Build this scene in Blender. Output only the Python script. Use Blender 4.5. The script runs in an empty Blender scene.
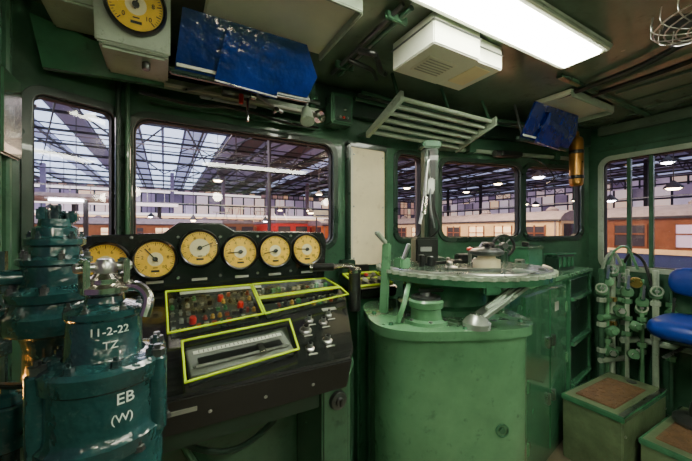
import bpy, bmesh, math, random
from mathutils import Vector, Matrix, Euler
random.seed(7)
D=bpy.data; S=bpy.context.scene; COL=S.collection
pi=math.pi
# ---------------------------------------------------------------- materials
def M(name,col,rough=.4,metal=0,var=.3,scale=5,bump=.0,emit=0,coat=0,dirt=None,dirtamt=.5,spec=.5):
    m=D.materials.new(name); m.use_nodes=True; nt=m.node_tree; N=nt.nodes; L=nt.links
    b=N['Principled BSDF']
    b.inputs['Roughness'].default_value=rough; b.inputs['Metallic'].default_value=metal
    b.inputs['Coat Weight'].default_value=coat
    b.inputs['Specular IOR Level'].default_value=spec
    c=(*col,1)
    if emit:
        b.inputs['Base Color'].default_value=c
        b.inputs['Emission Color'].default_value=c; b.inputs['Emission Strength'].default_value=emit
        return m
    tc=N.new('ShaderNodeTexCoord'); nz=N.new('ShaderNodeTexNoise'); nz.inputs['Scale'].default_value=scale
    nz.inputs['Detail'].default_value=6; nz.inputs['Roughness'].default_value=.65
    L.new(tc.outputs['Object'],nz.inputs['Vector'])
    r=N.new('ShaderNodeValToRGB'); e=r.color_ramp.elements
    e[0].position=.3; e[1].position=.7
    e[0].color=(*[max(0,k*(1-var)) for k in col],1); e[1].color=(*[min(1,k*(1+var*.6)) for k in col],1)
    L.new(nz.outputs['Fac'],r.inputs['Fac'])
    src=r.outputs['Color']
    if dirt:
        n2=N.new('ShaderNodeTexNoise'); n2.inputs['Scale'].default_value=scale*7; n2.inputs['Detail'].default_value=9; n2.inputs['Roughness'].default_value=.7
        L.new(tc.outputs['Object'],n2.inputs['Vector'])
        r2=N.new('ShaderNodeValToRGB'); r2.color_ramp.elements[0].position=.64-.18*dirtamt; r2.color_ramp.elements[1].position=.76
        L.new(n2.outputs['Fac'],r2.inputs['Fac'])
        mx=N.new('ShaderNodeMix'); mx.data_type='RGBA'
        L.new(r2.outputs['Color'],mx.inputs['Factor']); L.new(src,mx.inputs['A']); mx.inputs['B'].default_value=(*dirt,1)
        src=mx.outputs['Result']
    L.new(src,b.inputs['Base Color'])
    rr=N.new('ShaderNodeMapRange'); rr.inputs['To Min'].default_value=rough*.7; rr.inputs['To Max'].default_value=min(1,rough*1.35)
    L.new(nz.outputs['Fac'],rr.inputs['Value']); L.new(rr.outputs['Result'],b.inputs['Roughness'])
    if bump:
        bp=N.new('ShaderNodeBump'); bp.inputs['Strength'].default_value=bump; bp.inputs['Distance'].default_value=.01
        n3=N.new('ShaderNodeTexNoise'); n3.inputs['Scale'].default_value=scale*4
        L.new(tc.outputs['Object'],n3.inputs['Vector'])
        L.new(n3.outputs['Fac'],bp.inputs['Height']); L.new(bp.outputs['Normal'],b.inputs['Normal'])
    return m
G_wall=M('green_wall_paint',(.048,.125,.072),.22,var=.45,scale=3,bump=.12,coat=.4,dirt=(.02,.045,.03),dirtamt=.4)
G_ceil=M('green_ceiling_paint',(.125,.18,.125),.24,var=.35,scale=2,bump=.12,coat=.3,dirt=(.05,.08,.055),dirtamt=.35)
G_ped=M('green_pedestal_paint',(.125,.30,.155),.2,var=.34,scale=3,bump=.16,coat=.5,dirt=(.05,.12,.07),dirtamt=.4)
G_cab=M('green_cabinet_paint',(.05,.175,.09),.2,var=.4,scale=3,bump=.14,coat=.5,dirt=(.02,.07,.04),dirtamt=.4)
G_dark=M('dark_green_paint',(.016,.04,.026),.28,var=.3,scale=5,bump=.1,coat=.3)
G_pale=M('pale_green_paint',(.34,.42,.32),.35,var=.3,scale=6,bump=.05,dirt=(.12,.16,.11),dirtamt=.4)
TEAL=M('teal_cast_paint',(.015,.068,.072),.2,var=.55,scale=9,bump=.7,coat=.7,dirt=(.06,.11,.11),dirtamt=.45)
TEAL2=M('teal_dark_cast',(.014,.038,.042),.24,var=.4,scale=9,bump=.6,coat=.6,dirt=(.06,.08,.08),dirtamt=.4)
BLACK=M('black_paint',(.008,.009,.009),.3,var=.3,scale=6,bump=.05,coat=.3)
BLKP=M('black_console',(.011,.013,.012),.18,var=.3,scale=8,coat=.5)
RUB=M('rubber',(.006,.007,.007),.6,var=.2)
STEEL=M('worn_steel',(.55,.56,.54),.28,1,var=.3,scale=12)
DSTEEL=M('dark_steel',(.16,.17,.17),.34,.9,var=.4,scale=12)
GREYK=M('grey_key',(.20,.21,.20),.4,var=.4)
CHROME=M('bare_metal',(.78,.74,.68),.18,1,var=.2,scale=10)
BRS=M('brass_fitting',(.65,.42,.12),.28,1,var=.3,scale=10)
CREAM=M('cream_paint',(.66,.66,.52),.4,var=.12,scale=5)
WHITEB=M('white_box_paint',(.66,.69,.57),.4,var=.1,scale=5)
BEIGE=M('beige_panel',(.80,.70,.46),.5,var=.18,scale=3,dirt=(.55,.44,.26),dirtamt=.4)
YEL=M('gauge_yellow',(.86,.52,.03),.45,var=.18,scale=15)
GWH=M('gauge_cream',(.8,.70,.42),.45,var=.1)
LIME=M('lime_frame',(.62,.86,.015),.4,var=.1)
BLUE=M('blue_film',(.003,.016,.16),.14,var=.7,scale=7,bump=.35,coat=.6)
SEATB=M('blue_vinyl',(.005,.035,.28),.35,var=.3,scale=6,bump=.1)
BRASS=M('bronze_bottle',(.45,.22,.05),.3,.7,var=.3,scale=8)
BROWN=M('tread_brown',(.17,.095,.045),.7,var=.5,scale=22,bump=.5,dirt=(.04,.03,.02),dirtamt=.5)
TANB=M('step_green_tan',(.13,.19,.10),.36,var=.45,scale=7,bump=.2,dirt=(.14,.11,.06),dirtamt=.4)
FLOORM=M('floor_lino',(.16,.14,.09),.4,var=.4,scale=8,bump=.2,dirt=(.05,.05,.035),dirtamt=.4)
RED=M('red_enamel',(.6,.03,.02),.35,var=.1)
PAPER=M('paper',(.8,.8,.74),.7,var=.05)
TAG=M('faded_tag',(.36,.37,.31),.6,var=.3)
STENC=M('stencil_white',(.75,.85,.78),.5,var=.1)
TUBE=M('lamp_diffuser',(1,1,.82),emit=40)
AMB=M('added_amber_glow',(1,.42,.06),emit=14)
def glassmat(name,tint,base,edge):
    m=D.materials.new(name); m.use_nodes=True; nt=m.node_tree; N=nt.nodes; L=nt.links
    N.remove(N['Principled BSDF']); o=N['Material Output']
    t=N.new('ShaderNodeBsdfTransparent'); t.inputs['Color'].default_value=(*tint,1)
    g=N.new('ShaderNodeBsdfGlossy'); g.inputs['Roughness'].default_value=.03
    lw=N.new('ShaderNodeLayerWeight')
    p=N.new('ShaderNodeMath'); p.operation='POWER'; p.inputs[1].default_value=4; L.new(lw.outputs['Facing'],p.inputs[0])
    mm=N.new('ShaderNodeMath'); mm.operation='MULTIPLY_ADD'; mm.inputs[1].default_value=edge; mm.inputs[2].default_value=base
    L.new(p.outputs[0],mm.inputs[0])
    mx=N.new('ShaderNodeMixShader'); L.new(mm.outputs[0],mx.inputs[0]); L.new(t.outputs[0],mx.inputs[1]); L.new(g.outputs[0],mx.inputs[2])
    L.new(mx.outputs[0],o.inputs['Surface']); return m
GLASS=glassmat('window_glass',(.97,.98,1),.035,.35)
ACR=glassmat('acrylic_cover',(.96,.98,.96),.03,.3)
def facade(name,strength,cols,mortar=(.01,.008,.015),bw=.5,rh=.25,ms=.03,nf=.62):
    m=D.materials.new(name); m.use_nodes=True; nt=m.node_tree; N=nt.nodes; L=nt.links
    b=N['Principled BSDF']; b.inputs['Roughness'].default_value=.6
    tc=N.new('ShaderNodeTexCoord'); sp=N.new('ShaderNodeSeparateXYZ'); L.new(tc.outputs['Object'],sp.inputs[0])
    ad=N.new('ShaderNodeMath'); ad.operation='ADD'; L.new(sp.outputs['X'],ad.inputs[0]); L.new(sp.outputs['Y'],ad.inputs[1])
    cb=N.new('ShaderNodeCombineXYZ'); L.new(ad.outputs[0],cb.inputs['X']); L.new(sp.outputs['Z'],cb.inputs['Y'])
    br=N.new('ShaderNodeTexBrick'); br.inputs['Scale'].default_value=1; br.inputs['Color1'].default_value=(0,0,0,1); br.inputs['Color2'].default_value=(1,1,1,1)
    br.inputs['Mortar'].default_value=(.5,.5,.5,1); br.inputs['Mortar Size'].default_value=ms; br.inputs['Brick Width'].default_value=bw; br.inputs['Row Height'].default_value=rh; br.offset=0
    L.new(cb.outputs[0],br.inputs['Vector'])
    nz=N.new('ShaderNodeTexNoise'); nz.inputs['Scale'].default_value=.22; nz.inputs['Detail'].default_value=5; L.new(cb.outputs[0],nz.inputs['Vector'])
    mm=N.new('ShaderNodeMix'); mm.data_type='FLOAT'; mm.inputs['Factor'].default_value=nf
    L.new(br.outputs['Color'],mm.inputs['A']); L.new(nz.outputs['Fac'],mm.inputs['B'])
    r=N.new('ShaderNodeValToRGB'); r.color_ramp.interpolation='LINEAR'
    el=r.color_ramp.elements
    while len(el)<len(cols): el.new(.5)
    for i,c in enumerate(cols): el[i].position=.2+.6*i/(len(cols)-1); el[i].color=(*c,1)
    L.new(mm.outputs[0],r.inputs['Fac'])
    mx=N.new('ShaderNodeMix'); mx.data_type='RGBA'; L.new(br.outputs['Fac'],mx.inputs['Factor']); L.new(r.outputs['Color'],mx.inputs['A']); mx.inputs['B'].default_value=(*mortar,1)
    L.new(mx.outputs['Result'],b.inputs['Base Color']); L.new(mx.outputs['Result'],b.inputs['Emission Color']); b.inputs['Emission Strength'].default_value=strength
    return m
# ---------------------------------------------------------------- helpers
CUR={'e':None,'local':False,'inv':Matrix()}
def grp(name,loc=(0,0,0),rot=(0,0,0),local=False):
    e=D.objects.new(name,None); e.empty_display_size=.05
    e.location=loc; e.rotation_euler=rot; COL.objects.link(e)
    mw=Matrix.Translation(Vector(loc))@Euler(rot).to_matrix().to_4x4()
    CUR['e']=e; CUR['local']=local; CUR['inv']=Matrix() if local else mw.inverted()
    return e
def top():
    CUR['e']=None; CUR['inv']=Matrix()
def fin(name,me,mat,smooth=True,mw=None):
    o=D.objects.new(name,me); COL.objects.link(o)
    if mat: me.materials.clear(); me.materials.append(mat)
    if smooth:
        for p in me.polygons: p.use_smooth=True
        try: me.set_sharp_from_angle(angle=math.radians(35))
        except Exception: pass
    if CUR['e']:
        o.parent=CUR['e']; o.matrix_parent_inverse=CUR['inv']
    if mw is not None: o.matrix_basis=mw
    return o
def bm2(bm,name):
    bmesh.ops.recalc_face_normals(bm,faces=bm.faces)
    me=D.meshes.new(name); bm.to_mesh(me); bm.free(); return me
def bx(n,c,s,m,bv=.004,rot=(0,0,0),seg=2):
    bm=bmesh.new(); bmesh.ops.create_cube(bm,size=1)
    for v in bm.verts: v.co=Vector((v.co.x*s[0],v.co.y*s[1],v.co.z*s[2]))
    if bv: bmesh.ops.bevel(bm,geom=bm.edges[:],offset=min(bv,min(s)*.45),segments=seg,affect='EDGES')
    return fin(n,bm2(bm,n),m,True,Matrix.Translation(Vector(c))@Euler(rot).to_matrix().to_4x4())
def bb(n,lo,hi,m,bv=.004):
    return bx(n,[(a+b)/2 for a,b in zip(lo,hi)],[abs(b-a) for a,b in zip(lo,hi)],m,bv)
def lathe(n,loc,prof,m,seg=36,rot=(0,0,0),mw=None):
    bm=bmesh.new(); rings=[]
    for r,z in prof:
        if r<1e-5: rings.append([bm.verts.new((0,0,z))])
        else: rings.append([bm.verts.new((r*math.cos(2*pi*i/seg),r*math.sin(2*pi*i/seg),z)) for i in range(seg)])
    for a,b in zip(rings,rings[1:]):
        for i in range(seg):
            j=(i+1)%seg
            if len(a)==1 and len(b)==1: continue
            if len(a)==1: bm.faces.new((a[0],b[i],b[j]))
            elif len(b)==1: bm.faces.new((a[i],a[j],b[0]))
            else: bm.faces.new((a[i],a[j],b[j],b[i]))
    if mw is None: mw=Matrix.Translation(Vector(loc))@Euler(rot).to_matrix().to_4x4()
    return fin(n,bm2(bm,n),m,True,mw)
def cyl(n,p0,p1,r,m,r2=None,seg=24,bv=None):
    p0=Vector(p0);p1=Vector(p1);d=p1-p0;h=d.length; r2=r if r2 is None else r2
    b=min(.003,r*.3,h*.3) if bv is None else bv
    q=d.to_track_quat('Z','Y').to_matrix().to_4x4()
    return lathe(n,None,[(0,0),(r-b,0),(r,b),(r2,h-b),(r2-b,h),(0,h)],m,seg,mw=Matrix.Translation(p0)@q)
def catmull(pts,k=6):
    P=[Vector(p) for p in pts]
    if len(P)<3: return P
    out=[]
    for i in range(len(P)-1):
        p0=P[max(i-1,0)];p1=P[i];p2=P[i+1];p3=P[min(i+2,len(P)-1)]
        for j in range(k):
            t=j/k
            out.append(.5*((2*p1)+(p2-p0)*t+(2*p0-5*p1+4*p2-p3)*t*t+(3*p1-p0-3*p2+p3)*t**3))
    out.append(P[-1]); return out
def tube(n,pts,r,m,smooth=True,seg=10):
    P=catmull(pts) if smooth else [Vector(p) for p in pts]
    bm=bmesh.new(); rings=[]
    up=None
    for i,p in enumerate(P):
        t=(P[min(i+1,len(P)-1)]-P[max(i-1,0)]).normalized()
        if up is None: up=t.orthogonal().normalized()
        up=(up-t*up.dot(t)).normalized(); bn=t.cross(up)
        rings.append([bm.verts.new(p+r*(up*math.cos(2*pi*k/seg)+bn*math.sin(2*pi*k/seg))) for k in range(seg)])
    for a,b in zip(rings,rings[1:]):
        for i in range(seg):
            j=(i+1)%seg; bm.faces.new((a[i],a[j],b[j],b[i]))
    bm.faces.new(rings[0]); bm.faces.new(rings[-1])
    return fin(n,bm2(bm,n),m,True)
def prism(n,poly,z0,z1,m,bv=.004,mw=None,seg=2):
    bm=bmesh.new()
    f0=z0 if callable(z0) else (lambda x,y:z0); f1=z1 if callable(z1) else (lambda x,y:z1)
    a=[bm.verts.new((p[0],p[1],f0(p[0],p[1]))) for p in poly]; b=[bm.verts.new((p[0],p[1],f1(p[0],p[1]))) for p in poly]
    k=len(poly)
    bm.faces.new(a[::-1]); bm.faces.new(b)
    for i in range(k): bm.faces.new((a[i],a[(i+1)%k],b[(i+1)%k],b[i]))
    if bv:
        es=[e for e in bm.edges]
        if k>12: es=[e for e in bm.edges if (e.verts[0] in b and e.verts[1] in b)]
        bmesh.ops.bevel(bm,geom=es,offset=bv,segments=seg,affect='EDGES')
    return fin(n,bm2(bm,n),m,True,mw or Matrix())
def rrect(x0,x1,z0,z1,r,k=6):
    out=[]
    for cx,cz,a0 in((x1-r,z1-r,0),(x0+r,z1-r,90),(x0+r,z0+r,180),(x1-r,z0+r,270)):
        for i in range(k+1):
            a=math.radians(a0+90*i/k); out.append((cx+r*math.cos(a),cz+r*math.sin(a)))
    return out
def plate(n,outer,holes,t,m,mw,bev=0):
    cu=D.curves.new(n,'CURVE'); cu.dimensions='2D'; cu.fill_mode='BOTH'; cu.extrude=t/2; cu.bevel_depth=bev
    for poly in [outer]+holes:
        sp=cu.splines.new('POLY'); sp.points.add(len(poly)-1)
        for p,q in zip(sp.points,poly): p.co=(q[0],q[1],0,1)
        sp.use_cyclic_u=True
    co=D.objects.new('tmp',cu); COL.objects.link(co)
    dg=bpy.context.evaluated_depsgraph_get(); dg.update()
    me=D.meshes.new_from_object(co.evaluated_get(dg)); D.objects.remove(co)
    return fin(n,me,m,False,mw)
def text(n,s,size,m,mw,bendr=None,ext=.0006):
    cu=D.curves.new(n,'FONT'); cu.body=s; cu.size=size; cu.extrude=ext; cu.align_x='CENTER'; cu.align_y='CENTER'; cu.resolution_u=2
    co=D.objects.new('tmp',cu); COL.objects.link(co)
    dg=bpy.context.evaluated_depsgraph_get(); dg.update()
    me=D.meshes.new_from_object(co.evaluated_get(dg)); D.objects.remove(co)
    if bendr:
        for v in me.vertices:
            a=v.co.x/bendr; z=v.co.z
            v.co=Vector(((bendr+z)*math.sin(a),v.co.y,(bendr+z)*math.cos(a)-bendr))
    return fin(n,me,m,False,mw)
def frame_mw(o,ex,ey):
    ex=Vector(ex).normalized(); ey=Vector(ey).normalized(); ez=ex.cross(ey)
    m=Matrix((ex,ey,ez)).transposed().to_4x4(); m.translation=Vector(o); return m
def multi(n,items,m):
    bm=bmesh.new()
    for c,s,rz in items:
        r=bmesh.ops.create_cube(bm,size=1); R=Matrix.Rotation(rz,3,'Z')
        for v in r['verts']: v.co=R@Vector((v.co.x*s[0],v.co.y*s[1],v.co.z*s[2]))+Vector(c)
    return bm2(bm,n)
def arm(n,p0,p1,w,t,m):
    p0=Vector(p0);p1=Vector(p1);d=p1-p0
    q=d.to_track_quat('X','Z').to_matrix().to_4x4()
    bm=bmesh.new(); bmesh.ops.create_cube(bm,size=1)
    for v in bm.verts: v.co=Vector((v.co.x*d.length,v.co.y*w,v.co.z*t))
    bmesh.ops.bevel(bm,geom=bm.edges[:],offset=min(w,t)*.3,segments=2,affect='EDGES')
    return fin(n,bm2(bm,n),m,True,Matrix.Translation((p0+p1)/2)@q)
# ---------------------------------------------------------------- room shell
FZ=.10; CZ=2.09; XL=-.42; XR=2.75; YB=-1.2
top()
shell=[(XL,YB),(XR,YB),(XR,1.18),(1.45,1.5),(-.13,1.5),(XL,1.37)]
def off(poly,d):
    cx=sum(p[0] for p in poly)/len(poly); cy=sum(p[1] for p in poly)/len(poly)
    return [(x+(d if x>cx else -d),y+(d if y>cy else -d)) for x,y in poly]
prism('floor',off(shell,.04),FZ-.06,FZ,FLOORM,0)
prism('ceiling',off(shell,.04),CZ,CZ+.05,G_ceil,0)
T=.05
def wallpanel(n,p0,p1,holes,m=G_wall,ext0=0,ext1=0):
    p0=Vector((*p0,0));p1=Vector((*p1,0)); L=(p1-p0).length; ex=(p1-p0).normalized()
    nrm=ex.cross(Vector((0,0,1)))
    ctr=Vector((1.1,.2,0)); s=1 if (p0-ctr).dot(nrm)>0 else -1
    mw=frame_mw(p0+nrm*s*T/2,ex,(0,0,1))
    plate(n,[(-ext0,FZ),(L+ext1,FZ),(L+ext1,CZ),(-ext0,CZ)],[rrect(*h) for h in holes],T,m,mw)
    return p0,ex,nrm*s
holesC=[(.02,.905,1.27,1.80,.06),(1.32,1.53,1.30,1.81,.05)]
fC=wallpanel('wall_front',(-.13,1.5),(1.45,1.5),holesC)
holesL=[(.05,.285,1.27,1.80,.035)]
fL=wallpanel('wall_front_left',(XL,1.37),(-.13,1.5),holesL)
holesR=[(.085,.71,1.30,1.80,.06),(.745,1.256,1.30,1.80,.06)]
fR=wallpanel('wall_front_right',(1.45,1.5),(XR,1.18),holesR)
holesS=[(.09,.88,1.10,1.85,.05),(1.3,2.0,1.1,1.85,.05)]
fS=wallpanel('wall_right',(XR,1.18),(XR,YB),holesS)
wallpanel('wall_left',(XL,YB),(XL,1.37),[(.9,1.9,1.1,1.82,.05)])
wallpanel('wall_rear',(XL,YB),(XR,YB),[])
wi=0
def window(f,h,seal=RUB,frame=G_dark,mull=[],w=.02):
    global wi; wi+=1
    p0,ex,nr=f; c=p0+ex*((h[0]+h[1])/2)+Vector((0,0,(h[2]+h[3])/2))
    grp('window_%d'%wi,c)
    mw=frame_mw(p0-nr*.006,ex,(0,0,1))
    plate('frame',rrect(h[0]-w,h[1]+w,h[2]-w,h[3]+w,h[4]+w),[rrect(h[0]+.004,h[1]-.004,h[2]+.004,h[3]-.004,h[4])],.012,frame,mw,.002)
    mw=frame_mw(p0+nr*.02,ex,(0,0,1))
    plate('seal',rrect(h[0],h[1],h[2],h[3],h[4]),[rrect(h[0]+.012,h[1]-.012,h[2]+.012,h[3]-.012,h[4]-.008)],.03,seal,mw)
    mw=frame_mw(p0+nr*.022,ex,(0,0,1))
    plate('pane',rrect(h[0]+.006,h[1]-.006,h[2]+.006,h[3]-.006,h[4]),[],.005,GLASS,mw)
    for k in mull:
        q=p0+ex*k+nr*.015; 
        bx('mullion',(q.x,q.y,(h[2]+h[3])/2),(.022,.03,h[3]-h[2]-.01),G_wall,.003,(0,0,math.atan2(ex.y,ex.x)))
window(fL,holesL[0]); window(fC,holesC[0]); window(fC,holesC[1]); window(fR,holesR[0]); window(fR,holesR[1])
window(fS,holesS[0],frame=G_pale,mull=[.235,.55],w=.025); window(fS,holesS[1],frame=G_pale,mull=[.35])
top()
def trim(n,a,b,w,h,z,m,offn=0):
    a=Vector((*a,z));b=Vector((*b,z)); d=b-a; c=(a+b)/2
    return bx(n,c,(d.length,w,h),m,.006,(0,0,math.atan2(d.y,d.x)))
trim('trim_1',(-.12,1.472),(1.44,1.472),.045,.13,2.022,G_dark)
trim('trim_2',(1.46,1.465),(2.70,1.16),.045,.13,2.022,G_dark)
trim('trim_3',(2.715,1.10),(2.715,-1.15),.06,.06,2.05,G_ceil)
trim('trim_4',(-.385,-1.1),(-.385,1.20),.05,.06,2.05,G_ceil)
trim('trim_5',(2.735,1.12),(2.735,-1.15),.025,.025,1.93,G_wall)
trim('baseboard_right',(2.735,1.12),(2.735,-1.15),.02,.10,FZ+.05,G_dark)
# ---------------------------------------------------------------- ceiling lamps
def lamp(x0,x1,y0,y1):
    grp('fluorescent_ceiling_lamp',((x0+x1)/2,(y0+y1)/2,CZ))
    bb('housing',(x0-.03,y0-.025,CZ-.022),(x1+.03,y1+.025,CZ-.001),G_pale,.006)
    bb('rim_a',(x0-.02,y0-.018,CZ-.030),(x1+.02,y0,CZ-.015),WHITEB,.003); bb('rim_b',(x0-.02,y1,CZ-.030),(x1+.02,y1+.018,CZ-.015),WHITEB,.003)
    bb('rim_c',(x1,y0,CZ-.030),(x1+.02,y1,CZ-.015),WHITEB,.003); bb('rim_d',(x0-.02,y0,CZ-.030),(x0,y1,CZ-.015),WHITEB,.003)
    bb('diffuser',(x0,y0,CZ-.038),(x1,y1,CZ-.018),TUBE,.008)
lamp(.35,1.51,.60,.745)
lamp(.35,1.51,-.72,-.56)  # unseen second lamp behind the camera, added to brighten the cab
def plight(n,loc,p,col,r=.05):
    l=D.lights.new(n,'POINT'); l.energy=p; l.color=col; l.shadow_soft_size=r; o=D.objects.new(n,l); o.location=loc; COL.objects.link(o)
BULB=M('fill_bulb_glow',(1,.90,.70),emit=30)
def fill_lamp(loc,nv,p,col=(1,.88,.66)):  # made-up wall lamps out of view, added as interior fill light
    loc=Vector(loc); nv=Vector(nv)
    grp('added_fill_lamp',loc)
    cyl('base',loc,loc+nv*.03,.07,G_pale); 
    for k in range(4):
        a=k*pi/4; u=nv.cross(Vector((0,0,1))).normalized(); v=nv.cross(u)
        q=u*math.cos(a)+v*math.sin(a)
        tube('guard',[loc+nv*.03+q*.065,loc+nv*.09+q*.055,loc+nv*.12,loc+nv*.09-q*.055,loc+nv*.03-q*.065],.003,STEEL)
    cyl('bulb',loc+nv*.03,loc+nv*.075,.03,BULB)
    plight('added_fill_light',loc+nv*.17,p,col,.05)
fill_lamp((.55,YB+.001,1.75),(0,1,0),8)
fill_lamp((2.0,YB+.001,1.75),(0,1,0),9)
fill_lamp((XL+.001,-.62,1.72),(1,0,0),7)
# ceiling fan guard
grp('ceiling_fan_guard',(1.45,.27,2.0))
c=Vector((1.45,.27,1.99))
for k in range(1,7):
    r=.026*k; tube('ring%d'%k,[c+Vector((r*math.cos(a*pi/12),r*math.sin(a*pi/12),-.03*(1-(k/6)**2))) for a in range(25)],.0022,STEEL,False,6)
for k in range(18):
    a=k*pi/9; tube('spoke%d'%k,[c+Vector((.015*math.cos(a),.015*math.sin(a),-.03)),c+Vector((.1*math.cos(a+.2),.1*math.sin(a+.2),-.02)),c+Vector((.158*math.cos(a+.3),.158*math.sin(a+.3),.0)),c+Vector((.158*math.cos(a+.3),.158*math.sin(a+.3),.05))],.0018,STEEL,True,6)
lathe('motor',c,[(0,.099),(.05,.099),(.06,.06),(.05,.02),(0,.0)],G_pale)
for k in range(3):
    bx('blade%d'%k,c+Vector((.08*math.cos(k*2.09),.08*math.sin(k*2.09),.01)),(.11,.06,.003),DSTEEL,.001,(.35,0,k*2.09))
# ceiling boxes
grp('ceiling_heater_box',(.9,.9,CZ))
bb('case',(.785,.785,1.98),(1.02,1.01,CZ-.001),WHITEB,.004)
bb('lid',(.78,.78,2.055),(1.025,1.015,2.06),DSTEEL,.001)
bb('rear_case',(1.03,.81,1.995),(1.185,1.03,CZ-.001),WHITEB,.004)
bb('rear_lid',(1.027,.806,2.05),(1.188,1.034,2.054),DSTEEL,.001)
bb('vent',(.83,.85,1.976),(.97,.96,1.981),CREAM,.002)
for k in range(6): bb('slot%d'%k,(.84,.862+k*.016,1.9745),(.96,.867+k*.016,1.977),TAG,0)
bb('nameplate',(1.06,.84,1.992),(1.15,.98,1.996),GWH,.001)
# blue hooded units
def hood(x0,x1,y,zb,d=.34):
    grp('blue_sunshade_unit',((x0+x1)/2,y,CZ))
    w=x1-x0
    bb('tray',(x0+.18*w,y-d,CZ-.03),(x1+.10*w,y-.02,CZ-.002),CREAM,.006)
    bb('tray_lip',(x0+.18*w,y-d-.008,CZ-.05),(x1+.10*w,y-d+.006,CZ-.01),G_pale,.003)
    bb('tray_side',(x1+.09*w,y-d,CZ-.055),(x1+.11*w,y-.02,CZ-.01),G_pale,.003)
    zt=CZ-.035
    h=zt-zb; k=math.radians(22)
    o=Vector((x0,y,zb)); ey=Vector((0,-math.sin(k),math.cos(k)))
    H=h/math.cos(k)
    plate('film',[(0,.0),(w,.0),(w+.03,H*.45),(w-.03,H),(.02,H)],[],.01,BLUE,frame_mw(o,(1,0,0),ey))
    plate('film_front',[(.12,-.02),(w*.72,-.035),(w*.80,H*.8),(.15,H*.8)],[],.008,BLUE,frame_mw(o+Vector((0,-.018,0)),(1,0,0),ey))
    tube('film_edge',[o+Vector((.12,-.026,-.02)),o+Vector((w*.72,-.026,-.035))],.003,STEEL,False,6)
    bx('hinge_bar',(x0+w/2,y+.01,zb-.004),(w+.03,.022,.022),G_dark,.005)
    bx('label',(x0+w*.18,y-.012,zb+.012),(w*.34,.004,.016),WHITEB,.001,(-k*.9,0,0))
    for s in (.08,.92):
        cyl('stay',(x0+w*s,y+.01,zb),(x0+w*s,y+.06,CZ-.005),.006,DSTEEL)
    for s in (.3,.7): cyl('clip',(x0+w*s,y-.03,zt+.0),(x0+w*s,y-.03,zt+.03),.01,STEEL)
hood(.03,.50,1.2,1.885)
hood(1.74,2.24,1.08,1.875,.22)
# ---------------------------------------------------------------- gauges
def gauge(name,c,r,tilt,big=False,needle=.6,rz=0,nums=True):
    mw=Matrix.Translation(Vector(c))@Euler((pi/2-tilt,0,rz)).to_matrix().to_4x4()
    def at(m=Matrix()): return mw@m
    lathe(name+'_bezel',None,[(0,-.03),(r*1.04,-.03),(r*1.13,-.012),(r*1.13,.006),(r*1.06,.014),(r*1.0,.012),(r*.98,.002),(0,.002)],BLACK,40,mw=at())
    lathe(name+'_dial',None,[(0,.0028),(r*.97,.0028),(r*.97,.0034),(0,.0034)],YEL,40,mw=at())
    rc=r*(.55 if big else .38)
    lathe(name+'_centre',None,[(0,.0036),(rc,.0036),(rc,.0042),(0,.0042)],GWH,32,mw=at())
    it=[]
    for k in range(41):
        a=math.radians(225-270*k/40); L=r*(.17 if k%4==0 else .09); rr=r*.93-L/2
        it.append(((rr*math.cos(a),rr*math.sin(a),.0042),(L,r*(.034 if k%4==0 else .018),.0008),a))
    a=math.radians(225-270*needle)
    it.append(((r*.3*math.cos(a),r*.3*math.sin(a),.007),(r*.95,r*.06,.001),a))
    it.append(((0,-r*.66,.0044),(r*.40,r*.11,.0006),0)); it.append(((0,-r*.48,.0044),(r*.24,r*.05,.0006),0))
    fin(name+'_ticks',multi('tk',it,None),BLACK,False,at())
    lathe(name+'_hub',None,[(r*.13,.004),(r*.13,.011),(0,.012)],BLACK,16,mw=at())
    if nums:
        for k in range(0,6):
            a=math.radians(225-270*k/5)
            text(name+'_n%d'%k,str(k*2),r*.26,BLACK,at(Matrix.Translation((r*.62*math.cos(a),r*.62*math.sin(a),.0046))))
    lathe(name+'_glass',None,[(0,.0125),(r*.99,.0125)],ACR,32,mw=at())
grp('instrument_gauge_panel',(.2,1.42,1.25))
tl=math.radians(6)
xs=[-.175,-.028,.120,.272,.419,.566]; zs=[1.238,1.245,1.282,1.262,1.262,1.264]; nd=[.1,.35,.75,.15,.12,.18]
out=[(-.25,1.13),(.655,1.13),(.665,1.30),(.65,1.335),(.25,1.345),(.20,1.375),(.05,1.375),(-.0,1.335),(-.23,1.325),(-.25,1.30)]
plate('face',out,[],.05,BLKP,frame_mw((0,1.40,0),(1,0,0),(0,0,1)),.006)
bb('top_ledge',(-.22,1.37,1.325),(.66,1.428,1.335),G_dark,.004)
for i,(x,z) in enumerate(zip(xs,zs)):
    gauge('gauge_%d'%(i+1),(x,1.360,z),.0655,tl,i==2,nd[i])
for x in [(a+b)/2 for a,b in zip(xs,xs[1:])]:
    for z in (1.17,1.325):
        cyl('screw',(x,1.372,z),(x,1.364,z),.006,STEEL,seg=12)
for x in (-.03,.12,.28,.42,.57): bx('label_plate',(x,1.367,1.160),(.055,.004,.010),TAG,.001)
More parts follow.
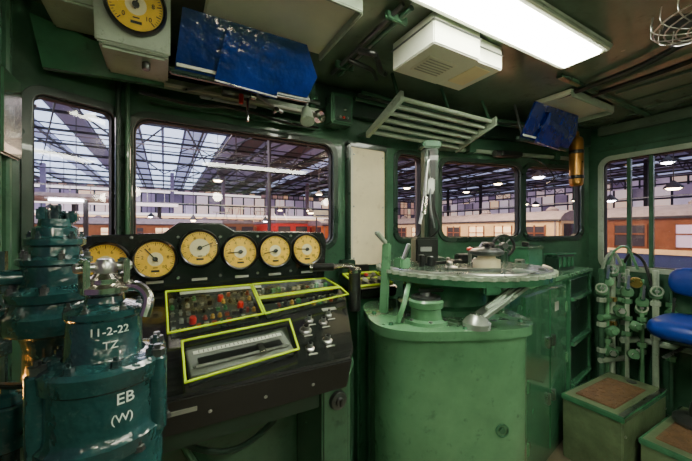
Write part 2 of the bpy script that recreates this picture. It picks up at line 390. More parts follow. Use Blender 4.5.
# ---------------------------------------------------------------- driver desk
TL=math.atan2(.17,.49)
grp('driver_control_desk',(0,.86,.95),(TL,0,0),True)
poly=[(-.10,0),(.50,0),(.54,.04),(.68,.36),(.70,.53),(-.10,.53)]
prism('top_board',poly,-.055,0,BLKP,.006)
prism('edge_lip',[(-.10,-.012),(.505,-.012),(.505,.006),(-.10,.006)],-.10,.008,BLACK,.004)
def case(pts,h,tag,bar=.0058):
    k=len(pts)
    for i in range(k):
        a=Vector((*pts[i],h)); b=Vector((*pts[(i+1)%k],h)); d=b-a
        bx('%s_bar%d'%(tag,i),(a+b)/2,(d.length+bar,bar,bar),LIME,.001,(0,0,math.atan2(d.y,d.x)))
        bx('%s_wall%d'%(tag,i),(a+b)/2-Vector((0,0,h/2)),(d.length,.003,h),ACR,.0005,(0,0,math.atan2(d.y,d.x)))
    plate(tag+'_sheet',[tuple(p) for p in pts],[],.003,ACR,Matrix.Translation((0,0,h)))
A4=[(.005,.475),(.30,.475),(.296,.262),(.01,.225)]; B4=[(.308,.478),(.63,.478),(.66,.395),(.306,.372)]; C4=[(.306,.362),(.662,.385),(.668,.325),(.304,.262)]; D4=[(.044,.185),(.375,.215),(.352,.060),(.045,.020)]
case(A4,.03,'case_a'); case(B4,.03,'case_b'); case(C4,.03,'case_c'); case(D4,.025,'case_d')
DG=M('panel_grey_green',(.022,.03,.026),.3,var=.3,scale=14); GK=M('dull_green_key',(.04,.20,.07),.4); RK=M('red_brown_key',(.30,.05,.025),.4); YK=M('amber_key',(.45,.26,.04),.4)
for i,P in enumerate((A4,B4,C4,D4)):
    cx=sum(p[0] for p in P)/4; cy=sum(p[1] for p in P)/4
    plate('instrument_plate_%d'%i,[(cx+(x-cx)*.94,cy+(y-cy)*.9) for x,y in P],[],.004,DG,Matrix.Translation((0,0,.002)))
def lerp4(P,u,v):
    a=Vector(P[3]).lerp(Vector(P[2]),u); b=Vector(P[0]).lerp(Vector(P[1]),u); return a.lerp(b,v)
its={'GREYK':[],'GK':[],'TAG':[],'RK':[],'YK':[],'BLACK':[],'DSTEEL':[]}
rnd=[]
def keyrow(P,nu,nv,s,seed):
    rd=random.Random(seed)
    for j in range(nv):
        for i in range(nu):
            if rd.random()<.12: continue
            q=lerp4(P,(i+.7)/(nu+.4),(j+.7)/(nv+.4))
            its['TAG'].append(((q.x,q.y+s*1.02,.0052),(s*1.1,s*.25,.001),.05))
            if rd.random()<.3: rnd.append((q.x,q.y,s*.42,rd.choice(['GK','RK','YK','TAG','BLACK']))); continue
            t=rd.choice(['GREYK','DSTEEL','GK','BLACK','TAG','GREYK','RK','BLACK','DSTEEL','BLACK','GREYK'])
            h=rd.uniform(.008,.018)
            its[t].append(((q.x,q.y,.004+h/2),(s*rd.uniform(.4,1.1),s*rd.uniform(.5,1.1),h),.05))
keyrow(A4,12,5,.014,3); keyrow(B4,15,2,.018,5); keyrow(C4,13,2,.016,9)
for k,v in its.items():
    if v: fin('keys_'+k.lower(),multi(k,v,None),globals()[k],False)
for x,y,r,t in rnd: lathe('pilot_button',(x,y,.004),[(r*1.35,0),(r*1.35,.004),(r,.005),(r,.012),(r*.6,.015),(0,.015)],globals()[t],12)
bx('slot_plate',(.20,.118,.006),(.29,.11,.006),GREYK,.002,(0,0,.08)); bx('slot',(.20,.108,.010),(.24,.036,.006),BLACK,.001,(0,0,.08))
bx('scale_strip',(.20,.150,.012),(.26,.014,.002),PAPER,0,(0,0,.08))
fin('scale_ticks',multi('st',[((.085+k*.012,.141+k*.00096,.0135),(.002,.010,.0006),0) for k in range(20)],None),BLACK,False)
bx('lever_rod',(.20,.088,.016),(.27,.008,.008),STEEL,.002,(0,0,.08)); bx('lever_slider',(.25,.10,.018),(.02,.04,.014),CHROME,.002,(0,0,.08))
for x,y in((.08,.30),(.18,.42),(.24,.36)):
    lathe('red_button',(x,y,.0),[(0,.026),(.009,.026),(.011,.018),(.011,0)],RED,16)
for x,y,r in((.42,.17,.016),(.47,.10,.013),(.40,.08,.011),(.50,.20,.012),(.455,.225,.012),(.54,.24,.010)):
    lathe('rotary_switch',(x,y,0),[(0,.022),(r*.7,.022),(r*.8,.008),(r*1.3,.006),(r*1.3,0)],STEEL,24)
    lathe('switch_cap',(x,y,0),[(0,.027),(r*.5,.027),(r*.5,.02)],BLACK,16)
    bx('switch_tag',(x,y-.028,.002),(.03,.006,.003),TAG,.001)
bx('name_strip',(.20,.50,.004),(.30,.018,.004),PAPER,.001); bx('name_strip_b',(.02,-.0135,-.03),(.10,.003,.014),TAG,.001)
bx('tag_plate',(.56,.275,.003),(.06,.018,.004),TAG,.001)
for x in (.10,.24,.38): cyl('lip_screw',(x,-.012,-.05),(x,-.016,-.05),.005,STEEL,seg=10)
grp('desk_carcass',(.2,1.1,.5))
bb('knee_panel',(-.10,1.10,FZ),(.42,1.13,.93),G_wall,.003)
bb('rib_a',(.06,1.085,FZ),(.085,1.10,.92),G_wall,.003); bb('kick_board',(-.10,1.02,FZ),(.42,1.10,.30),G_cab,.006)
prism('leg_box',[(.42,.885),(.515,.885),(.56,.93),(.655,1.18),(.66,1.35),(.42,1.35)],FZ,lambda x,y:.883+(y-.86)*.347,G_wall,.006)
bb('apron',(-.10,.905,.80),(.42,.92,.885),G_dark,.003)
bb('under_rail',(-.10,.92,.84),(.42,1.10,.86),G_dark,.003)
lathe('key_switch',(.472,.883,.82),[(0,.02),(.012,.02),(.014,.012),(.026,.010),(.030,0)],DSTEEL,24,(pi/2,0,0))
bb('key_slot',(.469,.859,.81),(.475,.865,.83),BLACK,0)
lathe('speaker_rim',(.20,1.098,.78),[(0,.004),(.05,.004),(.055,.01),(.06,0)],G_dark,32,(pi/2,0,0))
tube('knee_cable',[(-.02,1.07,.84),(.05,1.06,.72),(.2,1.05,.66),(.36,1.06,.74),(.40,1.06,.84)],.009,G_dark); tube('knee_cable_b',[(.0,1.07,.84),(.1,1.06,.62),(.25,1.06,.52),(.38,1.07,.45)],.011,G_wall)
bb('back_board',(-.10,1.385,FZ),(.66,1.42,1.10),G_wall,.003)
# side switchbox beside desk
grp('desk_side_switchbox',(.87,1.33,1.1))
bb('stand',(.77,1.24,FZ),(.98,1.45,1.05),G_cab,.01)
bx('panel',(.875,1.33,1.085),(.21,.22,.05),BLKP,.006,(.25,0,0))
for k in range(4): bx('key%d'%k,(.80+k*.045,1.30,1.113),(.022,.03,.012),TAG if k%2 else DSTEEL,.003,(.25,0,0))
for k in range(4): bx('keyb%d'%k,(.80+k*.045,1.36,1.128),(.018,.02,.012),RED if k==2 else GREYK,.003,(.25,0,0))
for y0,z0 in((1.25,1.094),(1.40,1.132)): bx('lime_edge',(.875,y0,z0),(.20,.008,.008),LIME,.001)
for x0 in (.777,.973): bx('lime_side',(x0,1.325,1.113),(.008,.155,.008),LIME,.001,(.25,0,0))
bx('lime_mid',(.875,1.33,1.114),(.20,.006,.006),LIME,.001)
bb('shelf_box',(.78,1.41,1.12),(.86,1.455,1.20),G_dark,.005); cyl('shelf_knob',(.82,1.41,1.17),(.82,1.395,1.17),.014,STEEL); bb('shelf_box_b',(.88,1.42,1.12),(.95,1.455,1.17),BLACK,.004)
grp('power_lever',(.72,1.20,1.09))
cyl('pivot',(.725,1.20,1.0),(.725,1.20,1.175),.026,DSTEEL); lathe('collar',(.725,1.20,1.165),[(.030,0),(.030,.014),(.02,.024),(0,.026)],CHROME)
tube('arm',[(.725,1.205,1.190),(.685,1.225,1.195),(.645,1.25,1.190)],.012,CHROME); cyl('grip',(.65,1.248,1.190),(.565,1.295,1.188),.017,BLACK)
cyl('grip_tip',(.57,1.293,1.188),(.555,1.30,1.188),.019,CHROME)
# beige pillar panel
grp('pillar_cover_panel',(.98,1.48,1.48))
bb('sheet',(.865,1.478,1.16),(1.095,1.498,1.80),BEIGE,.004)
bb('edge_l',(.845,1.465,1.14),(.865,1.499,1.82),G_dark,.004); bb('edge_r',(1.095,1.46,1.14),(1.145,1.499,1.82),G_wall,.004)
bb('edge_t',(.845,1.465,1.80),(1.135,1.499,1.83),G_dark,.004); bb('inner_strip',(.868,1.474,1.165),(.88,1.479,1.79),CREAM,.001)
for z in(1.2,1.48,1.76):
    for x in(.888,1.08): cyl('screw',(x,1.48,z),(x,1.473,z),.005,STEEL,seg=10)
# ---------------------------------------------------------------- controller pedestal
PR=math.radians(-25)
grp('controller_pedestal',(.945,.917,FZ),(0,0,PR),True)
def sup(a,b,e=3.6,k=56):
    o=[]
    for i in range(k):
        t=2*pi*i/k; c,s=math.cos(t),math.sin(t)
        o.append((a*math.copysign(abs(c)**(2/e),c),b*math.copysign(abs(s)**(2/e),s)))
    return o
H=1.03-FZ
prism('body',sup(.275,.235),0,H-.03,G_ped,.006)
prism('top_plate',sup(.292,.25),H-.03,H,G_ped,.008)
prism('skirt',sup(.282,.242),0,.10,G_cab,.006)
plate('crest',[(.022*math.cos(a*pi/12),.022*math.sin(a*pi/12)) for a in range(24)],[[(.018*math.cos(a*pi/12),.018*math.sin(a*pi/12)) for a in range(24)]],.004,G_cab,frame_mw((.12,-.236,.60),(1,0,0),(0,0,1)))
plate('crest_core',[(.011*math.cos(a*pi/3),.011*math.sin(a*pi/3)) for a in range(6)],[],.004,G_cab,frame_mw((.12,-.236,.60),(1,0,0),(0,0,1)))
for x,y in((-.23,-.16),(0,-.225),(.23,-.16),(-.26,0),(.26,0)): lathe('bolt',(x,y,H),[(.009,0),(.007,.008),(0,.008)],G_cab,6)
grp('round_selector_valve',(.80,.84,1.03))
lathe('base',(.80,.84,1.03),[(.075,0),(.075,.012),(.055,.016),(.052,.05),(.06,.055),(.062,.075),(.056,.082),(0,.082)],G_ped)
lathe('dial_top',(.80,.84,1.112),[(.05,0),(.05,.008),(.04,.012),(.02,.012),(.018,.02),(0,.022)],DSTEEL)
bx('grip',(.815,.83,1.14),(.09,.014,.012),BLACK,.004,(0,0,-.5))
for k in range(6): lathe('bolt%d'%k,(.80+.065*math.cos(k*pi/3),.84+.065*math.sin(k*pi/3),1.042),[(.007,0),(.007,.006),(0,.007)],DSTEEL,6)
PCX,PCY,PZ=1.10,.953,1.20
DECK=M('controller_deck',(.06,.10,.07),.2,.2,var=.4,scale=9,coat=.5)
grp('master_controller',(PCX,PCY,1.03))
lathe('drum',(1.05,.99,1.03),[(.20,0),(.20,.02),(.175,.03),(.175,.13),(.19,.15),(.19,.16),(0,.16)],G_cab,40)
out=[]
K=56
for i in range(K):
    a=2*pi*i/K; r=.355
    for da,dr in((-.02,0),(.02,0),(.03,-.012),(.082,-.012)):
        out.append(((r+dr)*math.cos(a+da),(r+dr)*math.sin(a+da)))
plate('notch_plate',out,[],.012,G_pale,Matrix.Translation((PCX,PCY,PZ-.008)))
lathe('notch_rim',(PCX,PCY,PZ),[(.345,-.035),(.345,-.014),(.30,-.014),(.30,-.035)],G_cab,60)
lathe('deck',(PCX,PCY,PZ),[(.325,-.003),(.325,.002),(0,.002)],DECK,56)
tube('bright_rail',[(PCX+.335*math.cos(a*pi/24),PCY+.335*math.sin(a*pi/24),PZ+.004) for a in range(20,44)],.005,STEEL,False,8)
lathe('hub',(1.12,.835,PZ),[(.05,.0),(.052,.005),(.05,.035),(.035,.04),(.03,.055),(0,.055)],BEIGE,32)
lathe('hub_cap',(1.12,.835,PZ+.05),[(.045,0),(.062,.006),(.066,.018),(.05,.028),(.02,.03),(0,.038)],DSTEEL,32)
bx('hub_handle',(1.17,.86,PZ+.092),(.15,.026,.014),BLACK,.005,(0,0,.5))
lathe('small_disc',(.95,.87,PZ),[(.03,0),(.03,.012),(.012,.016),(.012,.03),(0,.032)],STEEL,24)
bx('deck_strip',(1.0,.80,PZ+.006),(.20,.018,.008),DSTEEL,.002,(0,0,-.55)); bx('deck_plate',(1.27,.92,PZ+.006),(.08,.04,.006),GREYK,.002,(0,0,-.4))
bx('deck_block',(1.24,1.05,PZ+.02),(.07,.05,.036),BLACK,.005,(0,0,-.4)); bx('deck_block_b',(1.33,.98,PZ+.014),(.05,.035,.024),G_dark,.004,(0,0,-.3))
cyl('deck_peg',(1.20,.98,PZ),(1.20,.98,PZ+.06),.008,STEEL); lathe('deck_peg_knob',(1.20,.98,PZ+.055),[(0,0),(.014,.006),(.014,.016),(0,.022)],RED,16); cyl('deck_peg_b',(.93,1.0,PZ),(.93,1.0,PZ+.05),.012,BLACK)
arm('deck_lever',(.90,.92,PZ+.02),(1.03,.88,PZ+.03),.018,.012,BLACK); cyl('deck_lever_knob',(.90,.92,PZ+.01),(.90,.92,PZ+.05),.013,BLACK); arm('deck_link',(1.12,.90,PZ+.012),(1.26,1.0,PZ+.02),.014,.01,DSTEEL)
for a in(0.3,.9,1.6,3.6,4.4,5.2): lathe('bolt',(PCX+.3*math.cos(a),PCY+.3*math.sin(a),PZ),[(.010,0),(.010,.008),(0,.010)],DSTEEL,6)
SILV=M('silver_green',(.45,.52,.45),.25,.6,var=.2,scale=10)
arm('bracket_right',(.90,.705,1.06),(1.15,.655,1.19),.052,.022,SILV)
arm('bracket_right_rib',(.93,.695,1.085),(1.13,.653,1.19),.012,.03,SILV)
lathe('bracket_boss',(.895,.705,1.030),[(.045,0),(.045,.018),(.034,.033),(.018,.045),(0,.045)],SILV,24)
arm('bracket_right_b',(1.14,.655,1.195),(1.16,.74,1.20),.04,.018,SILV)
arm('bracket_left',(.735,1.0,1.032),(.765,1.02,1.30),.035,.018,G_ped)
arm('bracket_left_b',(.76,1.02,1.30),(.72,1.03,1.345),.03,.014,G_pale)
bx('latch_block',(.80,.97,1.225),(.05,.05,.04),G_ped,.006); cyl('latch_pin',(.79,.95,1.24),(.81,.94,1.30),.008,STEEL)
bx('front_block',(.93,.68,1.165),(.06,.04,.05),G_cab,.006,(0,0,-.4))
tube('side_pipe',[(.70,.87,1.035),(.72,.86,1.10),(.78,.90,1.16),(.86,.93,1.175)],.009,G_ped)
# control post
grp('handbrake_post',(1.08,1.11,PZ+.004))
bx('post',(1.08,1.11,1.47),(.065,.06,.52),G_dark,.006,(0,0,-.4))
bx('post_face',(1.066,1.078,1.47),(.03,.006,.5),BLACK,.002,(0,0,-.4))
bx('cap',(1.08,1.11,1.745),(.085,.08,.035),G_wall,.008,(0,0,-.4))
bx('foot',(1.08,1.11,PZ+.016),(.12,.11,.022),G_dark,.006,(0,0,-.4))
bx('clamp',(1.04,1.07,1.55),(.04,.035,.07),STEEL,.006,(0,0,-.4))
tube('lever',[(1.03,1.06,1.58),(1.015,1.05,1.66),(1.0,1.05,1.57),(.99,1.05,1.47),(.965,1.05,1.38)],.007,STEEL)
tube('lever_b',[(1.035,1.06,1.54),(1.02,1.04,1.44),(1.03,1.03,1.36)],.006,DSTEEL)
cyl('spring',(1.0,1.05,1.50),(.985,1.05,1.42),.013,CHROME)
bx('black_box',(1.0,1.06,1.265),(.10,.08,.11),BLACK,.008,(0,0,-.4))
bx('black_box_label',(.975,1.022,1.27),(.05,.003,.02),GREYK,.001,(0,0,-.4))
tube('cord',[(1.03,1.07,1.31),(1.06,1.03,1.36),(1.05,1.05,1.46),(1.06,1.06,1.58)],.005,BLACK)
# ---------------------------------------------------------------- assistant cabinet
grp('equipment_cabinet',(1.9,1.1,FZ))
f=lambda x:.926+.182*(x-1.55)
prism('carcass',[(1.30,f(1.30)),(2.62,f(2.62)),(2.62,1.185),(1.46,1.465),(1.30,1.465)],FZ,1.065,G_cab,.004)
prism('worktop',[(1.29,f(1.29)-.02),(2.64,f(2.64)-.02),(2.64,1.17),(1.46,1.47),(1.29,1.47)],1.065,1.09,G_ped,.005)
an=math.atan(.182); ex=Vector((math.cos(an),math.sin(an),0)); o0=Vector((1.30,f(1.30),0)); nr=Vector((math.sin(an),-math.cos(an),0))
def cabbox(n,s0,s1,z0,z1,t,m,bv=.003,o=0):
    c=o0+ex*((s0+s1)/2)+nr*(t/2+o); bx(n,(c.x,c.y,(z0+z1)/2),(s1-s0,t,z1-z0),m,bv,(0,0,an))
cabbox('door_left',.20,.52,.16,1.03,.012,G_cab)
cabbox('door_mid',.535,.80,.16,1.03,.012,G_cab)
for s in(.215,.785):
    for z in(.3,.6,.9): cabbox('hinge',s-.01,s+.01,z-.03,z+.03,.010,G_ped,.003,.012)
for s in(.49,.565):
    for z in (.45,.75): cabbox('latch',s-.012,s+.012,z-.03,z+.03,.014,STEEL,.003,.012)
cabbox('upright_a',.83,.86,.12,1.05,.02,G_cab); cabbox('upright_b',1.28,1.31,.12,1.05,.02,G_cab)
for z in(.93,.66,.40): cabbox('shelf',.86,1.28,z-.012,z+.012,.035,G_cab)
cabbox('back_void',.86,1.28,.14,1.04,.004,G_dark,0)  # flat dark sheet painted in for the shade inside the open shelves
cabbox('notice',.60,.66,.90,.95,.002,TAG,0,.012)
grp('green_junction_box',(1.92,1.16,1.09)); bb('case',(1.85,1.10,1.09),(2.0,1.22,1.24),G_cab,.006); bb('lid',(1.845,1.095,1.24),(2.005,1.225,1.255),G_wall,.004); cyl('knob',(1.92,1.16,1.255),(1.92,1.16,1.28),.02,BLACK)
grp('black_recorder_box',(2.3,1.17,1.09)); bb('case',(2.2,1.12,1.09),(2.42,1.195,1.19),G_dark,.006); bb('lid',(2.19,1.115,1.19),(2.43,1.20,1.20),G_cab,.003)
for k in range(4): bb('rib%d'%k,(2.22+k*.05,1.112,1.11),(2.245+k*.05,1.121,1.175),G_cab,.002)
grp('hand_wheel',(1.56,1.06,1.09))
cyl('stem',(1.56,1.06,1.09),(1.56,1.06,1.24),.02,G_dark)
hc=Vector((1.56,1.06,1.27)); fx=Vector((.87,-.494,0))
tube('rim',[hc+.055*(fx*math.cos(a*pi/12)+Vector((0,0,1))*math.sin(a*pi/12)) for a in range(25)],.008,BLACK,False)
for k in range(8):
    a=k*pi/4; cyl('spoke%d'%k,hc,hc+.055*(fx*math.cos(a)+Vector((0,0,1))*math.sin(a)),.004,DSTEEL,seg=8)
cyl('wheel_hub',hc+Vector((-.01,-.018,0)),hc+Vector((.01,.018,0)),.018,DSTEEL)
grp('desk_lamp_stub',(1.72,1.05,1.09)); bb('case',(1.66,1.02,1.09),(1.78,1.12,1.16),G_wall,.006); cyl('cap',(1.72,1.07,1.16),(1.72,1.07,1.19),.025,STEEL)
grp('bell_push_box',(1.70,1.26,1.09)); bb('case',(1.62,1.22,1.09),(1.76,1.32,1.25),G_dark,.006); cyl('dome',(1.69,1.27,1.25),(1.69,1.27,1.28),.035,STEEL,.02)
# ---------------------------------------------------------------- brake valves (left foreground)
def bolts(n,c,r,z,k,m,hr=.008,h=.012,ph=0):
    for i in range(k):
        a=2*pi*i/k+ph; lathe('%s%d'%(n,i),(c[0]+r*math.cos(a),c[1]+r*math.sin(a),z),[(hr*1.3,0),(hr*1.3,.002),(hr,.002),(hr,h),(hr*.5,h+.001),(hr*.5,h+.006),(0,h+.007)],m,6)
V1=(-.09,.70)
grp('brake_valve',(V1[0],V1[1],FZ))
lathe('column',(V1[0],V1[1],0),[(.11,FZ),(.11,FZ+.02),(.07,FZ+.04),(.07,.78),(.085,.82),(.088,.985),(.082,.995)],TEAL)
lathe('lower_body',(V1[0],V1[1],0),[(.082,.985),(.096,.992),(.096,1.012),(.088,1.02),(.086,1.03),(.086,1.095),(.092,1.10),(.094,1.125),(.088,1.132),(.06,1.137)],TEAL)
lathe('upper_body',(V1[0],V1[1],0),[(.06,1.134),(.056,1.14),(.054,1.20),(.058,1.205),(.058,1.214),(.045,1.222),(.03,1.226),(.028,1.236),(0,1.236)],TEAL)
bolts('bolt_a',V1,.078,1.132,8,TEAL2,.0075,.010,.3)
bolts('bolt_b',V1,.094,.99,6,DSTEEL,.007,.008,.1)
bolts('bolt_c',V1,.050,1.216,6,DSTEEL,.005,.006,.1)
for a in(-2.75,-.45,.5,1.9):
    cx,cy=V1[0]+.088*math.cos(a),V1[1]+.088*math.sin(a)
    cyl('lug',(cx,cy,1.00),(cx,cy,1.128),.015,TEAL); lathe('lug_nut',(cx,cy,1.128),[(.012,0),(.012,.012),(.006,.013),(.006,.02),(0,.021)],DSTEEL,6)
cyl('side_boss',(V1[0]-.04,V1[1]-.03,.96),(V1[0]-.125,V1[1]-.045,.96),.032,TEAL); cyl('side_nut',(V1[0]-.12,V1[1]-.045,.96),(V1[0]-.140,V1[1]-.048,.96),.038,TEAL2,seg=6)
cyl('side_cap',(V1[0]-.140,V1[1]-.048,.96),(V1[0]-.155,V1[1]-.05,.96),.02,BRS)
cyl('spindle',(V1[0],V1[1],1.235),(V1[0],V1[1],1.262),.022,CHROME)
lathe('handle_hub',(V1[0],V1[1],1.240),[(.032,0),(.036,.003),(.036,.012),(.026,.018),(.026,.026),(.016,.036),(0,.038)],CHROME,28)
bx('yoke_a',(V1[0]-.028,V1[1]-.010,1.270),(.010,.036,.062),CHROME,.003,(0,0,.4)); bx('yoke_b',(V1[0]+.026,V1[1]+.006,1.270),(.010,.036,.062),CHROME,.003,(0,0,.4))
cyl('cross_pin',(V1[0]-.042,V1[1]-.014,1.286),(V1[0]+.038,V1[1]+.012,1.286),.008,STEEL)
lathe('top_cap',(V1[0],V1[1],1.274),[(.016,0),(.018,.014),(.012,.026),(0,.027)],STEEL,20)
tube('handle_arm',[(V1[0]+.02,V1[1]+.0,1.248),(V1[0]+.05,V1[1]-.02,1.250),(V1[0]+.066,V1[1]-.035,1.230),(V1[0]+.060,V1[1]-.042,1.20)],.009,CHROME)
def stencil(s,c,r,z,ang,size,n):
    d=Vector((math.cos(ang),math.sin(ang),0)); o=Vector((c[0],c[1],z))+d*(r+.0006)
    text(n,s,size,STENC,frame_mw(o,Vector((-d.y,d.x,0)),(0,0,1)),bendr=r)
A=math.atan2(-.70,.09)
stencil('11-2-22',V1,.056,1.185,A+.1,.018,'mark_date'); stencil('TZ',V1,.056,1.162,A+.12,.017,'mark_tz')
stencil('EB',V1,.087,1.082,A+.30,.025,'mark_eb'); stencil('(W)',V1,.087,1.052,A+.25,.019,'mark_w')
V2=(-.205,.918)
grp('brake_valve',(V2[0],V2[1],FZ))
lathe('column',(V2[0],V2[1],0),[(.09,FZ),(.09,FZ+.02),(.055,FZ+.03),(.05,.95),(.075,1.0),(.075,1.02),(.055,1.03),(.052,1.10),(.06,1.135)],TEAL2)
lathe('lower_body',(V2[0],V2[1],0),[(.06,1.13),(.083,1.14),(.086,1.15),(.086,1.175),(.078,1.182),(.070,1.20),(.078,1.205),(.080,1.222),(.07,1.23)],TEAL)
lathe('upper_body',(V2[0],V2[1],0),[(.07,1.228),(.058,1.236),(.056,1.275),(.064,1.28),(.064,1.29),(.045,1.297),(.043,1.315),(.052,1.32),(.052,1.332),(.040,1.338),(.038,1.355),(.03,1.36),(.028,1.375),(0,1.377)],TEAL)
bolts('bolt_a',V2,.072,1.222,7,DSTEEL,.008,.014,.2); bolts('bolt_b',V2,.045,1.332,5,TEAL2,.006,.01,.5); bolts('bolt_c',V2,.056,1.29,6,DSTEEL,.006,.012,.9)
lathe('top_nut',(V2[0],V2[1],1.375),[(.017,0),(.017,.018),(.010,.02),(.010,.03),(0,.031)],TEAL2,6)
bx('top_lug',(V2[0]-.02,V2[1],1.385),(.02,.03,.03),TEAL,.004); bx('top_lug2',(V2[0]+.028,V2[1],1.38),(.02,.026,.026),TEAL,.004)
cyl('side_port',(V2[0],V2[1],1.16),(V2[0]-.13,V2[1]+.02,1.16),.028,TEAL); cyl('side_port_flange',(V2[0]-.10,V2[1]+.016,1.16),(V2[0]-.12,V2[1]+.018,1.16),.042,TEAL2)
cyl('upper_port',(V2[0],V2[1],1.255),(V2[0]-.085,V2[1]-.04,1.255),.016,TEAL); cyl('upper_port_nut',(V2[0]-.08,V2[1]-.038,1.255),(V2[0]-.10,V2[1]-.046,1.255),.021,BRS,seg=6)
cyl('front_port',(V2[0]+.02,V2[1]-.03,1.08),(V2[0]+.07,V2[1]-.085,1.08),.022,TEAL)
grp('pipe_cluster_left',(-.3,1.1,FZ))
tube('pipe_a',[(-.35,1.08,FZ),(-.35,1.08,1.3)],.02,TEAL2,False)
tube('pipe_b',[(-.28,1.12,FZ),(-.28,1.12,1.0),(-.24,1.12,1.08),(-.16,1.16,1.1)],.014,TEAL2)
for z in (1.05,1.2): cyl('union',(-.35,1.08,z),(-.35,1.08,z+.035),.028,TEAL2,seg=6)
cyl('brass_union',(-.28,1.12,.92),(-.28,1.12,.96),.022,BRS,seg=6)
grp('corner_conduit',(-.38,1.22,FZ)); tube('pipe_c',[(-.385,1.24,FZ),(-.385,1.24,2.0)],.014,G_wall,False); tube('pipe_d',[(-.385,1.19,FZ),(-.385,1.19,2.0)],.010,G_wall,False); bb('box',(-.415,1.15,1.55),(-.36,1.28,1.78),G_wall,.006)
grp('cutout_cock',(-.245,.80,FZ))
cyl('riser',(-.245,.80,FZ),(-.245,.80,1.02),.016,TEAL2); cyl('body',(-.245,.80,.96),(-.245,.80,1.04),.028,TEAL)
cyl('body_cross',(-.29,.78,1.0),(-.205,.82,1.0),.020,TEAL); cyl('nut',(-.225,.81,1.0),(-.212,.816,1.0),.027,BRS,seg=6)
lathe('bonnet',(-.245,.80,1.04),[(.02,0),(.02,.015),(.012,.02),(.012,.035),(0,.036)],TEAL,6)
arm('lever',(-.255,.79,1.078),(-.20,.775,1.07),.014,.008,BLACK); arm('lever_tip',(-.212,.777,1.072),(-.19,.772,1.068),.018,.014,LIME)
grp('low_cock',(-.325,.72,FZ)); cyl('riser',(-.325,.72,FZ),(-.325,.72,.93),.014,TEAL2); lathe('body',(-.325,.72,.90),[(.014,0),(.03,.01),(.033,.04),(.02,.06),(.012,.08),(0,.08)],TEAL,20); cyl('ring',(-.325,.72,.88),(-.325,.72,.90),.024,BRS,seg=6)
grp('added_amber_lamp',(-.37,.93,.98))  # invented lamp, added for a warm orange wash low on the left
cyl('base',(-.419,.93,1.0),(-.39,.93,1.0),.03,BLACK); lathe('lens',(-.39,.93,1.0),[(.022,0),(.022,.012),(.012,.022),(0,.024)],AMB,20,(0,pi/2,0)); plight('added_amber_light',(-.34,.93,1.0),1.0,(1,.45,.10),.02)
grp('hose_bundle',(-.12,1.0,1.0))
for k,(dx,m) in enumerate(((0,BLACK),(.02,RED),(-.03,CREAM),(.03,BLACK))):
    tube('hose%d'%k,[(-.125+dx*.3,1.18+k*.02,1.10),(-.125+dx*.2,1.06,1.06),(-.12+dx*.3,1.03+.02*k,.95),(-.125,1.05,.6),(-.125,1.05+k*.01,FZ)],.007,m)
# top-left gauge box
grp('overhead_gauge_box',(-.08,1.2,1.98))
bb('box',(-.165,1.155,1.885),(.012,1.34,CZ-.001),G_pale,.008)
bb('shelf',(-.30,1.16,1.99),(-.165,1.33,CZ-.001),G_pale,.006)
bx('front_face',(-.078,1.135,1.988),(.19,.02,.185),G_pale,.005,(.22,0,0))
plate('slope',[(-.33,1.86),(-.0,1.875),(.0,1.93),(-.36,2.02)],[],.02,G_cab,frame_mw((0,1.345,0),(1,0,0),(0,0,1)))
gauge('gauge_face',(-.071,1.108,2.003),.070,-.22,False,.55)
cyl('lamp',(-.05,1.20,1.885),(-.05,1.20,1.86),.012,DSTEEL)
grp('post_conduit',(-.13,1.45,1.9))
for k,x in enumerate((-.15,-.12)): tube('pipe%d'%k,[(x,1.46,1.30),(x,1.46,1.94)],.009,G_wall if k else G_dark,False)
# window-top gear
grp('wiper_gear_rail',(.35,1.43,1.9))
bb('rail',(-.09,1.40,1.905),(.66,1.445,1.935),G_pale,.005); bb('rail_lip',(-.09,1.392,1.90),(.66,1.402,1.912),WHITEB,.002)
bb('rail_lower',(-.05,1.45,1.85),(.66,1.485,1.875),G_wall,.004)
for x in(-.04,.2,.42,.62): bb('hanger',(x-.012,1.41,1.93),(x+.012,1.44,CZ-.002),G_wall,.003)
cyl('motor',(.20,1.36,1.915),(.31,1.36,1.915),.026,DSTEEL); cyl('motor_cap',(.31,1.36,1.915),(.335,1.36,1.915),.018,CHROME)
bb('motor_saddle',(.22,1.35,1.93),(.29,1.42,1.96),G_dark,.004)
arm('link_a',(.06,1.37,1.885),(.21,1.365,1.935),.016,.009,STEEL); arm('link_b',(.32,1.36,1.93),(.46,1.38,1.875),.018,.009,STEEL); arm('link_c',(.12,1.36,1.87),(.34,1.36,1.87),.012,.012,STEEL)
cyl('knob',(.27,1.33,1.90),(.27,1.33,1.86),.009,RED); cyl('pivot',(.42,1.39,1.87),(.42,1.34,1.87),.012,CHROME); cyl('post_rod',(.30,1.35,1.90),(.30,1.35,1.80),.006,CHROME)
tube('cable',[(-.08,1.40,1.86),(.1,1.38,1.84),(.25,1.39,1.86),(.5,1.40,1.84),(.65,1.42,1.85)],.006,BLACK)
tube('air_pipe',[(-.06,1.43,2.0),(.3,1.43,1.99),(.65,1.43,2.0)],.011,G_wall)
tube('air_pipe2',[(-.06,1.40,1.97),(.3,1.40,1.97),(.65,1.40,1.96)],.008,DSTEEL)
grp('cab_spot_lamp',(.56,1.34,1.88))
cyl('shade',(.56,1.35,1.90),(.55,1.31,1.83),.020,G_pale,.032); cyl('arm',(.56,1.345,1.90),(.56,1.345,CZ-.001),.008,STEEL)
lathe('ring',(.62,1.34,1.875),[(.022,-.012),(.028,-.012),(.028,.012),(.022,.012),(.022,-.012)],CHROME,24,(pi/2,0,.3)); cyl('ring_stay',(.56,1.345,1.90),(.60,1.345,1.89),.005,STEEL)
grp('switch_box_upper',(.76,1.42,1.9))
